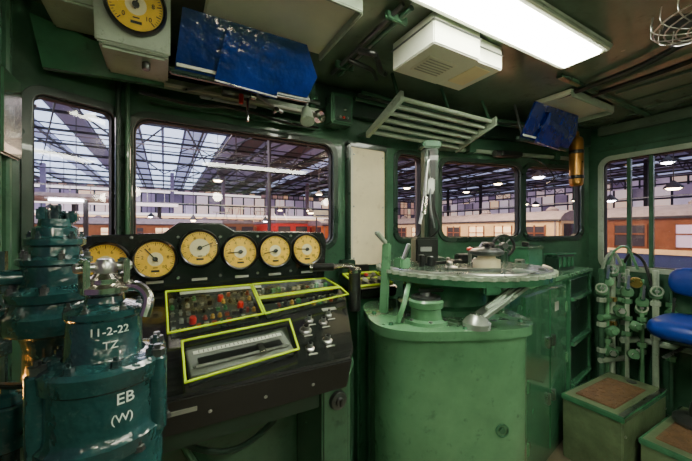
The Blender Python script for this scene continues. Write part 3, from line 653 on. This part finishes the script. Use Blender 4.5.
bb('case',(.70,1.37,1.87),(.82,1.445,2.02),G_wall,.008); bb('cover',(.715,1.36,1.885),(.805,1.372,2.0),G_dark,.004); cyl('toggle',(.76,1.36,1.94),(.76,1.34,1.93),.006,CHROME); bb('bracket',(.72,1.445,1.88),(.80,1.499,1.95),G_wall,.003)
for k in range(3): cyl('button%d'%k,(.74+k*.02,1.361,1.90),(.74+k*.02,1.353,1.90),.006,RED if k==1 else STEEL,seg=12)
# rack with bars
grp('parcel_rack',(1.25,1.25,1.93))
zr=lambda y:1.955-(y-1.15)*.42
for k in range(6):
    y=1.15+k*.045; cyl('bar%d'%k,(.93,y,zr(y)),(1.58,y,zr(y)),.011,G_pale,seg=12)
plate('end_left',[(1.12,1.975),(1.40,1.865),(1.40,1.835),(1.12,1.93)],[],.02,G_pale,frame_mw((.925,0,0),(0,1,0),(0,0,1)))
plate('end_right',[(1.12,1.975),(1.40,1.865),(1.40,1.835),(1.12,1.93)],[],.015,G_pale,frame_mw((1.585,0,0),(0,1,0),(0,0,1)))
for x in(.93,1.25,1.57): cyl('hanger',(x,1.15,1.955),(x,1.20,CZ-.002),.008,G_wall,seg=10); 
cyl('wall_stay_a',(.93,1.37,1.86),(.93,1.495,1.87),.009,G_wall,seg=10); cyl('wall_stay_b',(1.38,1.37,1.86),(1.38,1.495,1.87),.009,G_wall,seg=10)
# conduits
grp('conduit_run',(1.5,1.3,2.05))
for k,(y,z,r) in enumerate(((1.42,2.035,.012),(1.385,2.04,.009),(1.35,2.04,.011))):
    tube('run%d'%k,[(.86,y,z),(1.4,y,z),(1.62,y-.04,z)],r,G_wall if k!=1 else DSTEEL)
grp('conduit_run',(2,1.2,2.05))
for k in range(3):
    tube('run%d'%k,[(1.66,1.35-k*.035,2.03),(2.0,1.27-k*.035,2.03),(2.33,1.18-k*.035,2.03)],.011,G_wall if k!=1 else DSTEEL)
grp('ceiling_conduit',(.68,1.0,2.07))
tube('cross_a',[(.70,1.30,2.065),(.70,1.0,2.07),(.70,.80,2.075)],.010,G_wall,False)
tube('cross_b',[(.665,1.30,2.065),(.665,1.0,2.07),(.665,.80,2.075)],.008,DSTEEL,False)
tube('black_loom',[(.66,1.06,2.05),(.70,1.02,2.03),(.745,1.06,2.04),(.80,1.11,2.03),(.86,1.16,2.05)],.012,BLACK)
tube('black_loom_b',[(.65,1.12,2.04),(.71,1.10,2.02),(.77,1.13,2.03),(.84,1.2,2.04)],.010,BLACK)
for y in(.86,1.22): bx('clip',(.685,y,2.07),(.09,.014,.03),G_wall,.003)
grp('ceiling_cable',(1.8,.6,2.07))
tube('black_cable',[(1.86,.95,2.074),(1.80,.6,2.06),(1.70,.35,2.07),(1.66,.1,2.074)],.014,BLACK)
tube('black_cable2',[(2.0,.84,2.075),(1.95,.55,2.065),(1.9,.2,2.075)],.012,BLACK)
grp('ceiling_rib',(2.2,.5,2.07))
for k,x in enumerate((2.1,2.3,2.5)): bb('rib%d'%k,(x,-1.1,CZ-.012),(x+.03,.78,CZ-.001),G_ceil,.003)
bb('cross_rib',(1.62,.80,CZ-.02),(2.66,.83,CZ-.001),G_wall,.004)
grp('sliding_blind_header',(2.0,1.3,1.87))
trimz=lambda x:1.5-.246*(x-1.45)
bx('rail',(2.03,trimz(2.03)-.03,1.865),(1.12,.03,.022),G_pale,.004,(0,0,-.2415))
bx('gear',(1.98,trimz(1.98)-.07,1.85),(.16,.06,.035),BLACK,.006,(0,0,-.2415)); cyl('gear_motor',(1.86,1.33,1.85),(1.93,1.315,1.85),.022,DSTEEL)
bx('bracket',(1.70,trimz(1.7)-.05,1.87),(.05,.07,.05),G_wall,.005,(0,0,-.2415)); bx('bracket_b',(2.40,trimz(2.40)-.03,1.87),(.05,.05,.05),G_wall,.005,(0,0,-.2415))
tube('wire',[(2.16,1.26,1.84),(2.22,1.20,1.78),(2.28,1.18,1.70),(2.22,1.2,1.66)],.004,BLACK)
grp('bronze_cylinder',(2.44,1.12,1.85))
lathe('bottle',(2.44,1.12,1.65),[(0,0),(.03,.003),(.04,.015),(.042,.05),(.042,.30),(.036,.325),(.018,.34),(.015,.37),(0,.37)],BRASS)
lathe('band',(2.44,1.12,1.70),[(.043,0),(.045,.003),(.045,.02),(.043,.023)],BLACK); lathe('band2',(2.44,1.12,1.87),[(.043,0),(.045,.003),(.045,.02),(.043,.023)],BLACK)
cyl('valve',(2.44,1.12,2.01),(2.44,1.12,2.088),.010,DSTEEL)
# steps
def stepbox(x0,x1,y0,y1,z1):
    grp('step_box',((x0+x1)/2,(y0+y1)/2,FZ))
    bb('case',(x0,y0,FZ),(x1,y1,z1),TANB,.006); bb('rim',(x0-.006,y0-.006,z1-.03),(x1+.006,y1+.006,z1-.002),G_cab,.004)
    bb('tread',(x0+.05,y0+.05,z1),(x1-.12,y1-.04,z1+.008),BROWN,.003)
    it=[]
    for i in range(10):
        for j in range(6):
            it.append(((x0+.075+i*(x1-x0-.22)/9,y0+.07+j*(y1-y0-.13)/5,z1+.009),(.02,.006,.003),.7 if (i+j)%2 else -.7))
    fin('checker',multi('ck',it,None),BROWN,False)
    cyl('pull_ring',(x1-.06,(y0+y1)/2,z1),(x1-.06,(y0+y1)/2,z1+.006),.025,DSTEEL)
    bb('edge_strip',(x0,y0-.002,z1),(x1,y0+.02,z1+.004),STEEL,.001)
    for x in(x0+.02,x1-.02): cyl('screw',(x,y0,z1-.1),(x,y0-.006,z1-.1),.007,STEEL,seg=10)
stepbox(1.92,2.47,.68,.95,.45)
stepbox(2.04,2.62,.36,.655,.33)
grp('floor_hatch',(1.78,.73,FZ)); bb('plate',(1.66,.60,FZ),(1.9,.86,FZ+.008),BROWN,.003); bb('rim',(1.655,.595,FZ),(1.905,.865,FZ+.004),STEEL,.002)
# right pipework
grp('valve_manifold',(2.6,.95,FZ))
px=[(2.50,1.0),(2.545,.985),(2.59,.975),(2.635,.96),(2.68,.95),(2.60,.90),(2.69,.86),(2.645,.84),(2.66,.78),(2.70,.72)]
for i,(x,y) in enumerate(px):
    zt=1.10+.06*((i*37)%3)-.12*(i>4)
    m=(G_wall,G_ped,G_pale)[i%3]
    cyl('riser%d'%i,(x,y,FZ),(x,y,zt),.011 if i%2 else .016,m)
    for z in(.55+.06*(i%3),.72+.05*(i%2),.88):
        cyl('union%d'%i,(x,y,z),(x,y,z+.03),.026,G_ped if i%2 else BRS if i==2 else G_pale,seg=6)
    lathe('valve_body%d'%i,(x,y,zt-.18),[(.014,0),(.030,.012),(.036,.035),(.030,.055),(.018,.065),(.014,.09)],G_ped,20)
    cyl('bonnet%d'%i,(x,y,zt-.12),(x-.05,y-.02,zt-.12),.012,G_cab)
    if i%2==0:
        hcx=Vector((x-.055,y-.022,zt-.12))
        tube('wheel%d'%i,[hcx+.028*(Vector((.37,-.93,0))*math.cos(a*pi/8)+Vector((0,0,1))*math.sin(a*pi/8)) for a in range(17)],.005,G_pale,False,8)
        cyl('whub%d'%i,hcx+Vector((.01,.005,0)),hcx-Vector((.01,.005,0)),.01,STEEL)
        bx('whspoke%d'%i,hcx,(.006,.006,.05),G_pale,.001)
    else:
        arm('cocklever%d'%i,(x-.05,y-.02,zt-.12),(x-.06,y-.03,zt-.03),.014,.008,STEEL)
tube('header',[(2.48,1.0,.78),(2.56,.98,.78),(2.70,.94,.78)],.022,G_ped,False); tube('header2',[(2.58,.92,.64),(2.69,.87,.64),(2.70,.5,.64)],.02,G_pale,False)
tube('header3',[(2.48,1.0,.50),(2.58,.97,.50),(2.70,.93,.50)],.018,G_pale,False)
for i,(x,y,z) in enumerate(((2.52,.95,.70),(2.57,.93,.83),(2.61,.86,.74),(2.53,.96,.56),(2.60,.87,.56))):
    lathe('tee%d'%i,(x,y,z),[(.0,-.03),(.03,-.025),(.034,0),(.03,.025),(.0,.03)],G_ped,16,(.3,1.2,i)); cyl('tee_stub%d'%i,(x,y,z),(x-.05,y-.03,z+.01),.012,G_pale); cyl('tee_nut%d'%i,(x-.05,y-.03,z+.01),(x-.065,y-.038,z+.012),.019,STEEL if i%2 else G_ped,seg=6)
tube('loop',[(2.50,1.0,1.08),(2.50,.97,1.18),(2.56,.95,1.20),(2.60,.93,1.12)],.009,G_pale); tube('loop2',[(2.68,.95,1.12),(2.66,.9,1.2),(2.67,.84,1.15),(2.66,.80,1.0)],.009,BLACK)
tube('loop3',[(2.545,.985,1.12),(2.53,.94,1.22),(2.60,.90,1.24),(2.64,.86,1.1)],.008,G_ped)
lathe('gauge_small',(2.60,.86,1.02),[(0,.02),(.03,.02),(.034,.012),(.034,0),(0,0)],BRS,24,(pi/2,0,-.9))
# seat
def rpad(n,c,s,m,rot=(0,0,0)):
    bm=bmesh.new(); bmesh.ops.create_cube(bm,size=1); bmesh.ops.subdivide_edges(bm,edges=bm.edges[:],cuts=6,use_grid_fill=True)
    for v in bm.verts:
        p=v.co*2; e=4
        k=(abs(p.x)**e+abs(p.y)**e+abs(p.z)**2.6)**(1/e)
        q=p/max(1,k)
        v.co=Vector((q.x*s[0]/2,q.y*s[1]/2,q.z*s[2]/2))
    return fin(n,bm2(bm,n),m,True,Matrix.Translation(Vector(c))@Euler(rot).to_matrix().to_4x4())
grp('assistant_seat',(2.42,.52,.35))
rpad('cushion',(2.42,.52,.83),(.40,.40,.11),SEATB); lathe('piping',(2.42,.52,.79),[(.0,-.02),(.17,-.02),(.19,-.01),(.19,.0),(0,.0)],BLACK)
rpad('backrest',(2.655,.52,1.05),(.07,.40,.17),SEATB,(0,.15,0))
cyl('pedestal',(2.42,.52,.36),(2.42,.52,.78),.045,BLACK); lathe('base',(2.42,.52,.345),[(.12,0),(.12,.015),(.06,.04),(.05,.10)],DSTEEL)
tube('back_bracket',[(2.55,.52,.78),(2.66,.52,.80),(2.69,.52,.9),(2.68,.52,1.0)],.016,BLACK); arm('adjust_lever',(2.40,.58,.74),(2.22,.62,.70),.02,.01,STEEL)
grp('folding_seat',(2.6,.12,FZ)); rpad('cushion',(2.56,.12,.98),(.28,.26,.09),SEATB); cyl('post',(2.56,.12,FZ),(2.56,.12,.95),.025,BLACK)
# ================================================================ outside: museum hall
GZ=-1.3
HROOF=M('hall_roof_dark',(.10,.07,.10),.6,var=.4,scale=.5)
HSTEEL=M('hall_truss',(.03,.025,.035),.5,var=.3)
SKY=M('skylight_glow',(.62,.74,1.0),emit=2.4)
SKY2=M('skylight_dim',(.38,.42,.68),emit=1.0)
SKY3=M('skylight_dark',(.15,.13,.24),emit=.4)
WARM=M('warm_lamp',(1,.72,.38),emit=36)
COOL=M('cool_lamp',(.95,.90,.9),emit=25)
WARMB=M('warm_band',(1,.60,.30),emit=2.6)
WHB=M('white_band',(1,.86,.80),emit=1.7)
LILAC=M('lilac_wall',(.34,.25,.36),.6,var=.3,scale=.7)
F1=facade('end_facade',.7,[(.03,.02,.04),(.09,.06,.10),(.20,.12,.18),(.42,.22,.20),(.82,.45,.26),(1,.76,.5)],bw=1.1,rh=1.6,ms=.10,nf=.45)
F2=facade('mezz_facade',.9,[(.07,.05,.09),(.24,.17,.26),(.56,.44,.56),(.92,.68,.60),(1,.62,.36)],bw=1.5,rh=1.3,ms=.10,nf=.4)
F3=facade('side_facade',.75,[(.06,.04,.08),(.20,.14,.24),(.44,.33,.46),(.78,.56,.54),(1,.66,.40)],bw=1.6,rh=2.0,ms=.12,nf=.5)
GRD=M('hall_ground',(.24,.12,.07),.3,var=.6,scale=.8,bump=.2)
C_cream=M('coach_cream',(.85,.60,.30),.35,var=.15); C_or=M('coach_orange',(.62,.15,.03),.35,var=.15); C_br=M('coach_brown',(.22,.075,.03),.35,var=.25)
C_bl=M('coach_blue',(.03,.045,.14),.35,var=.2); C_red=M('loco_red',(.60,.03,.03),.3,var=.1); C_gr=M('coach_roof_grey',(.26,.21,.23),.6); C_gn=M('coach_green',(.04,.16,.07),.35)
WGL=M('coach_window_lit',(1,.74,.42),emit=1.3); WDK=M('coach_window_dark',(.05,.045,.06),.1,var=.1,coat=.5); WPU=M('coach_window_mauve',(.55,.42,.55),emit=.7)
top()
bb('hall_ground',(-60,2.2,GZ-.2),(80,70,GZ),GRD,0)
bb('hall_ground_side',(3.2,-40,GZ-.2),(80,2.2,GZ),GRD,0)
grp('hall_roof',(10,30,8))
it=[];it2=[];it3=[];it4=[];it5=[]
for k in range(70):
    x=-40+k*1.4
    t=(it2,it2,it4,it2,it5,it2,it4)[k%7] if x<6 else (it5,it,it5,it,it4,it,it5)[k%7]
    t.append(((x,36,8.4),(1.22,52,.1),0))
for k in range(12): it3.append(((8,11+k*4.4,8.2),(90,.14,.16),0)); it3.append(((8,11+k*4.4,7.5),(90,.07,.07),0))
for k in range(20): it3.append(((-36.8+k*4.9,36,8.25),(.12,52,.14),0))
bb('deck',(-40,9,8.5),(55,62,8.6),HROOF,0)
for nm,L_,m_ in(('panels_dark',it,HROOF),('skylights',it2,SKY),('skylights_dim',it4,SKY2),('skylights_dark',it5,SKY3),('trusses',it3,HSTEEL)): fin(nm,multi(nm,L_,None),m_,False)
bm=bmesh.new()
def strut(bm,a,b,w):
    a=Vector(a);b=Vector(b);d=b-a; q=d.to_track_quat('Z','Y').to_matrix().to_4x4()
    r=bmesh.ops.create_cube(bm,size=1); 
    for v in r['verts']: v.co=(Matrix.Translation((a+b)/2)@q)@Vector((v.co.x*w,v.co.y*w,v.co.z*d.length))
for k in range(26):
    for q in range(6):
        y=11+q*8.8; x=1+k*2.4
        strut(bm,(x,y,7.5),(x+1.2,y,8.15),.07); strut(bm,(x+2.4,y,7.5),(x+1.2,y,8.15),.07)
for q in range(9):
    strut(bm,(2+q*5,11,7.4),(8+q*5,42,7.4),.09); strut(bm,(10+q*5,11,7.4),(2+q*5,42,7.4),.09)
for q in range(7): strut(bm,(-26+q*5,11,7.5),(-20+q*5,40,7.5),.09); strut(bm,(-22+q*5,11,7.5),(-30+q*5,40,7.5),.07)
for x in(2.2,11): strut(bm,(x,8,4.9),(x,29,4.9),.04)
strut(bm,(-20,19,5.7),(30,19,5.7),.05)
fin('webs_and_wires',bm2(bm,'webs'),HSTEEL,False)
grp('hall_roof_side',(40,-10,8))
bb('deck',(14,-40,8.2),(57,8.5,8.4),HROOF,0)
for k in range(18): bb('skylight%d'%k,(15+k*2.3,-38,8.1),(16.6+k*2.3,8.4,8.18),(SKY,SKY2,SKY3)[k%3],0)
for k in range(14): bb('truss%d'%k,(13,-38+k*3.5,7.9),(57,-37.88+k*3.5,8.05),HSTEEL,0)
grp('hall_end_facade',(8,62,3)); bb('face',(-45,61.5,GZ),(57,62,8.5),F1,0)
grp('hall_side_facade',(58,0,3)); bb('face',(58,-40,GZ),(58.4,61,8.4),F3,0)
grp('side_gallery',(40,10,3))
bb('deck',(38,-30,3.0),(42,40,3.3),LILAC,0); bb('edge_light',(37.9,-30,3.0),(38,40,3.2),WHB,0); bb('rail',(38,-30,4.3),(38.1,40,4.4),STEEL,0); bb('back',(41.8,-30,3.3),(42,40,5.6),F2,0)
for k in range(12): bb('column%d'%k,(39,-30+k*6,GZ),(39.3,-29.7+k*6,8),HSTEEL,0)
def coach(name,c,L,rz,up,lo,glow=None,stripe=None):
    grp(name,(c[0],c[1],GZ),(0,0,rz),True)
    glow=glow or WGL
    bx('lower',(0,0,1.55),(L,2.8,1.05),lo,.06); bx('upper',(0,0,2.55),(L,2.8,1.0),up,.06)
    n=10; pr=[(-1.42,3.0)]+[(-1.42*math.cos(pi*i/n),3.0+.42*math.sin(pi*i/n)) for i in range(1,n)]+[(1.42,3.0)]
    bm=bmesh.new(); a=[bm.verts.new((-L/2,y,z)) for y,z in pr]; b=[bm.verts.new((L/2,y,z)) for y,z in pr]
    bm.faces.new(a);bm.faces.new(b)
    for i in range(len(pr)): j=(i+1)%len(pr); bm.faces.new((a[i],a[j],b[j],b[i]))
    fin('roof',bm2(bm,'roof'),C_gr)
    k=int(L/1.3)
    for s in(-1,1):
        xsw=[-L/2+.9+i*(L-1.8)/(k-1) for i in range(k)]
        fin('panes',multi('w',[((x,s*1.405,2.5),(.72,.03,.6),0) for i,x in enumerate(xsw) if i%3],None),glow,False)
        fin('panes_dark',multi('w',[((x,s*1.405,2.5),(.72,.03,.6),0) for i,x in enumerate(xsw) if i%3==0],None),WDK,False)
        fin('window_posts',multi('w',[((x+d,s*1.42,2.5),(.05,.03,.7),0) for x in xsw for d in(-.38,0,.38)]+[((x,s*1.42,2.55),(.76,.03,.04),0) for x in xsw],None),C_br,False)
        if stripe: bb('stripe',(-L/2,s*1.41-.01,1.98),(L/2,s*1.41+.01,2.12),stripe,0)
        bb('gutter',(-L/2,s*1.42-.02,2.98),(L/2,s*1.42+.02,3.05),HSTEEL,0)
        bb('door',(-L/2+.15,s*1.41-.015,1.1),(-L/2+.2,s*1.41+.015,3.0),C_gr,0)
    for x in(-L/2,L/2):
        for y in(-.85,.85): bb('end_window',(x-.02,y-.35,2.2),(x+.02,y+.35,2.9),WDK,0)
        bb('end_door',(x-.03,-.38,1.1),(x+.03,.38,3.0),lo,.01)
    bb('frame',(-L/2,-1.2,.85),(L/2,1.2,1.05),HSTEEL,.02)
    for x in range(int(-L/2)+1,int(L/2),3): lathe('roof_vent',(x,0,3.38),[(.2,0),(.22,.1),(.1,.2),(0,.2)],C_gr,12)
    for x in(-L/2+2,L/2-2):
        bb('bogie',(x-1.2,-1.1,.35),(x+1.2,1.1,.8),HSTEEL,.05)
        for d in(-.8,.8):
            for y in(-.75,.75): cyl('wheel',(x+d,y-.06,.43),(x+d,y+.06,.43),.43,HSTEEL,seg=20)
coach('passenger_coach',(13.4,12),12,pi/2,C_cream,C_or,WGL,C_or)
coach('passenger_coach',(13.4,-4.0),18,pi/2,C_br,C_bl,WPU,C_cream)
coach('passenger_coach',(-3.5,24.5),14,0,C_br,C_br,WGL,C_cream)
coach('passenger_coach',(-16,19),14,.25,C_br,C_br,WGL,C_cream)
coach('passenger_coach',(20,28),16,.05,C_br,C_or,WGL,C_cream)
coach('passenger_coach',(-6,36),18,.0,C_cream,C_br)
coach('passenger_coach',(12,22.5),4,.0,C_or,C_br)
def loco(c,rz,col):
    grp('electric_locomotive',(c[0],c[1],GZ),(0,0,rz),True)
    L=12
    bx('body',(0,0,2.1),(L,2.8,2.1),col,.18); bx('roof',(0,0,3.25),(L-.5,2.4,.3),C_gr,.1)
    for s in(-1,1):
        x=s*L/2
        for y in(-.65,.65): bx('cab_window',(x,y,2.65),(.05,.9,.6),WDK,.03)
        for y in(-.9,.9): cyl('head_lamp',(x,y,1.95),(x+s*.08,y,1.95),.14,WARM,seg=16)
        bb('band',(x-.03,-1.4,1.95),(x+.03,1.4,2.15),C_cream,0); bb('buffer_beam',(x-.2,-1.3,.7),(x+.2,1.3,1.05),HSTEEL,.03)
        bb('number_plate',(x-.045,-.3,2.0),(x+.045,.3,2.12),STEEL,0)
    for x in(-3.5,3.5):
        bb('bogie',(x-1.6,-1.1,.35),(x+1.6,1.1,1.0),HSTEEL,.05)
        for d in(-1,0,1):
            for y in(-.75,.75): cyl('wheel',(x+d,y-.06,.45),(x+d,y+.06,.45),.45,HSTEEL,seg=20)
        for z0,z1,d in((3.4,4.0,.7),(4.0,4.5,-.7)): cyl('pantograph_arm',(x,-.4,z0),(x+d,-.4,z1),.03,STEEL,seg=6); cyl('pantograph_arm_b',(x,.4,z0),(x+d,.4,z1),.03,STEEL,seg=6)
        bb('collector',(x-.8,-.8,4.45),(x-.6,.8,4.52),STEEL,0)
loco((8.1,28),pi/2,C_red)
loco((5.0,31.5),pi/2,C_br)
# mezzanine
grp('mezzanine_balcony',(2,44,3))
bb('deck',(-35,40,2.9),(30,46,3.25),M('deck_white',(.6,.6,.75),.5),0); bb('edge_light',(-34,39.9,2.95),(29,40.0,3.2),WHB,0); bb('soffit_light',(-34,40.2,2.75),(29,40.4,2.9),WARMB,0)
for k in range(54): bb('rail_post%d'%k,(-34+k*1.2,40,3.25),(-33.94+k*1.2,40.06,4.3),HSTEEL,0)
bb('hand_rail',(-35,40,4.3),(30,40.1,4.4),STEEL,0)
for k in range(12): bb('column%d'%k,(-33+k*5.6,42,GZ),(-32.6+k*5.6,42.4,8),LILAC,.02)
bb('glass_band',(-34,45.8,3.3),(29,46,6.0),F2,0); bb('lower_band',(-34,45.8,GZ),(29,46,2.8),F1,0)
bb('upper_light',(-34,45.7,6.0),(12,45.8,6.25),WHB,0)
grp('walkway_bridge',(-8,30,3.5))
bb('deck',(-30,30.2,3.4),(1,32,3.6),LILAC,0); bb('light',(-30,30.0,3.3),(1,30.2,3.55),WHB,0)
for k in range(26): bb('post%d'%k,(-30+k*1.2,30.2,3.6),(-29.95+k*1.2,30.25,4.6),STEEL,0)
bb('rail',(-30,30.2,4.6),(1,30.26,4.68),STEEL,0)
for k in range(6): bb('leg%d'%k,(-28+k*5.5,30.8,GZ),(-27.7+k*5.5,31.1,3.4),HSTEEL,0)
grp('platform_canopy',(-14,14,2.3))
bb('roof',(-30,15,2.55),(-1.9,17.6,2.7),M('canopy_grey',(.45,.42,.48),.5),.02)
for k in range(8): bb('post%d'%k,(-28+k*3.6,16.2,GZ),(-27.85+k*3.6,16.35,2.55),HSTEEL,0)
for k in range(12): bb('lamp%d'%k,(-29+k*2.3,15.6,2.45),(-28+k*2.3,15.75,2.53),COOL,0)
grp('station_sign',(9.5,19.5,2.4)); bb('board',(8.6,19.4,2.2),(10.6,19.5,2.7),CREAM,.02); bb('band',(8.7,19.38,2.3),(10.5,19.4,2.38),C_bl,0); cyl('leg_a',(8.8,19.45,GZ),(8.8,19.45,2.2),.05,HSTEEL); cyl('leg_b',(10.4,19.45,GZ),(10.4,19.45,2.2),.05,HSTEEL)
def hall_lamp(x,y,z,m,s=1):
    grp('hall_pendant_lamp',(x,y,z))
    lathe('shade',(x,y,z),[(.34*s,-.05),(.3*s,.05),(.12*s,.22),(.04*s,.3),(0,.3)],HSTEEL,20); lathe('bulb',(x,y,z),[(0,-.12),(.18*s,-.1),(.26*s,-.03),(.2*s,.03),(0,.04)],m,16); cyl('rod',(x,y,z+.28),(x,y,8.1),.02,HSTEEL,seg=6)
for i,(x,y,z) in enumerate(((-2,20.5,5.2),(3,22,4.6),(12,26,4.6),(17,20,4.8),(-9,22,4.6),(-14,27.5,5),(20,14,4.6),(24,20,4.9),(22,6,4.8),(27,-2,4.8),(22,-10,4.6),(10,15,5.0),(16,9,4.0),(17,2,4.0),(11,34,3.6),(14,33,3.6),(-1,33,2.6),(-7,33.5,2.6),(16,16,2.9),(18,11,2.9),(21,8,3.0),(11.0,25.5,2.9),(1.5,21,2.0),(-4,21.5,2.0),(5.8,21,2.0),(19,5,3.2),(24,11,3.4),(28,16,3.6),(30,6,3.8),(26,25.6,3.4),(-11,21,2.4),(-6.5,27.8,2.8))):
    hall_lamp(x,y,z,WARM if i%4 else COOL,1 if z>2.5 else .6)
grp('catenary_mast',(5.2,18,GZ))
cyl('mast',(5.2,18,GZ),(5.2,18,7),.10,HSTEEL); cyl('bracket',(5.2,18,5),(8.0,18,5.4),.05,HSTEEL); cyl('brace',(5.2,18,4.2),(7.0,18,5.2),.04,HSTEEL)
grp('catenary_mast',(-6.5,14,GZ)); cyl('mast',(-6.5,14,GZ),(-6.5,14,7),.09,HSTEEL); cyl('bracket',(-6.5,14,5),(-3.6,14,5.4),.05,HSTEEL)
grp('catenary_mast',(9.5,10.5,GZ)); cyl('mast',(9.5,10.5,GZ),(9.5,10.5,7),.09,HSTEEL); cyl('bracket',(9.5,10.5,4.6),(11.4,10.5,4.9),.05,HSTEEL)
def area(n,loc,size,power,col,rot=(0,0,0)):
    l=D.lights.new(n,'AREA'); l.energy=power; l.color=col; l.size=size; o=D.objects.new(n,l); o.location=loc; o.rotation_euler=rot; COL.objects.link(o)
area('hall_light',(0,16,6.9),8,1800,(1,.80,.78)); area('hall_light.001',(12,28,6.9),8,2600,(1,.70,.46)); area('hall_light.002',(9,8,6.6),5,2300,(1,.74,.46)); area('hall_light.003',(7.5,-2,6.5),5,900,(1,.8,.8)); area('hall_light.004',(-12,12,6.5),6,1300,(1,.8,.76))
w=D.worlds.new('night_hall'); S.world=w; w.use_nodes=True
w.node_tree.nodes['Background'].inputs[0].default_value=(.18,.12,.20,1); w.node_tree.nodes['Background'].inputs[1].default_value=.5
cam=D.cameras.new('camera'); co=D.objects.new('camera',cam); COL.objects.link(co)
cam.sensor_width=36; cam.lens=16.65; cam.clip_start=.02; cam.clip_end=300
co.location=(0,0,1.35); co.rotation_euler=(pi/2,0,math.radians(-29.6)); S.camera=co
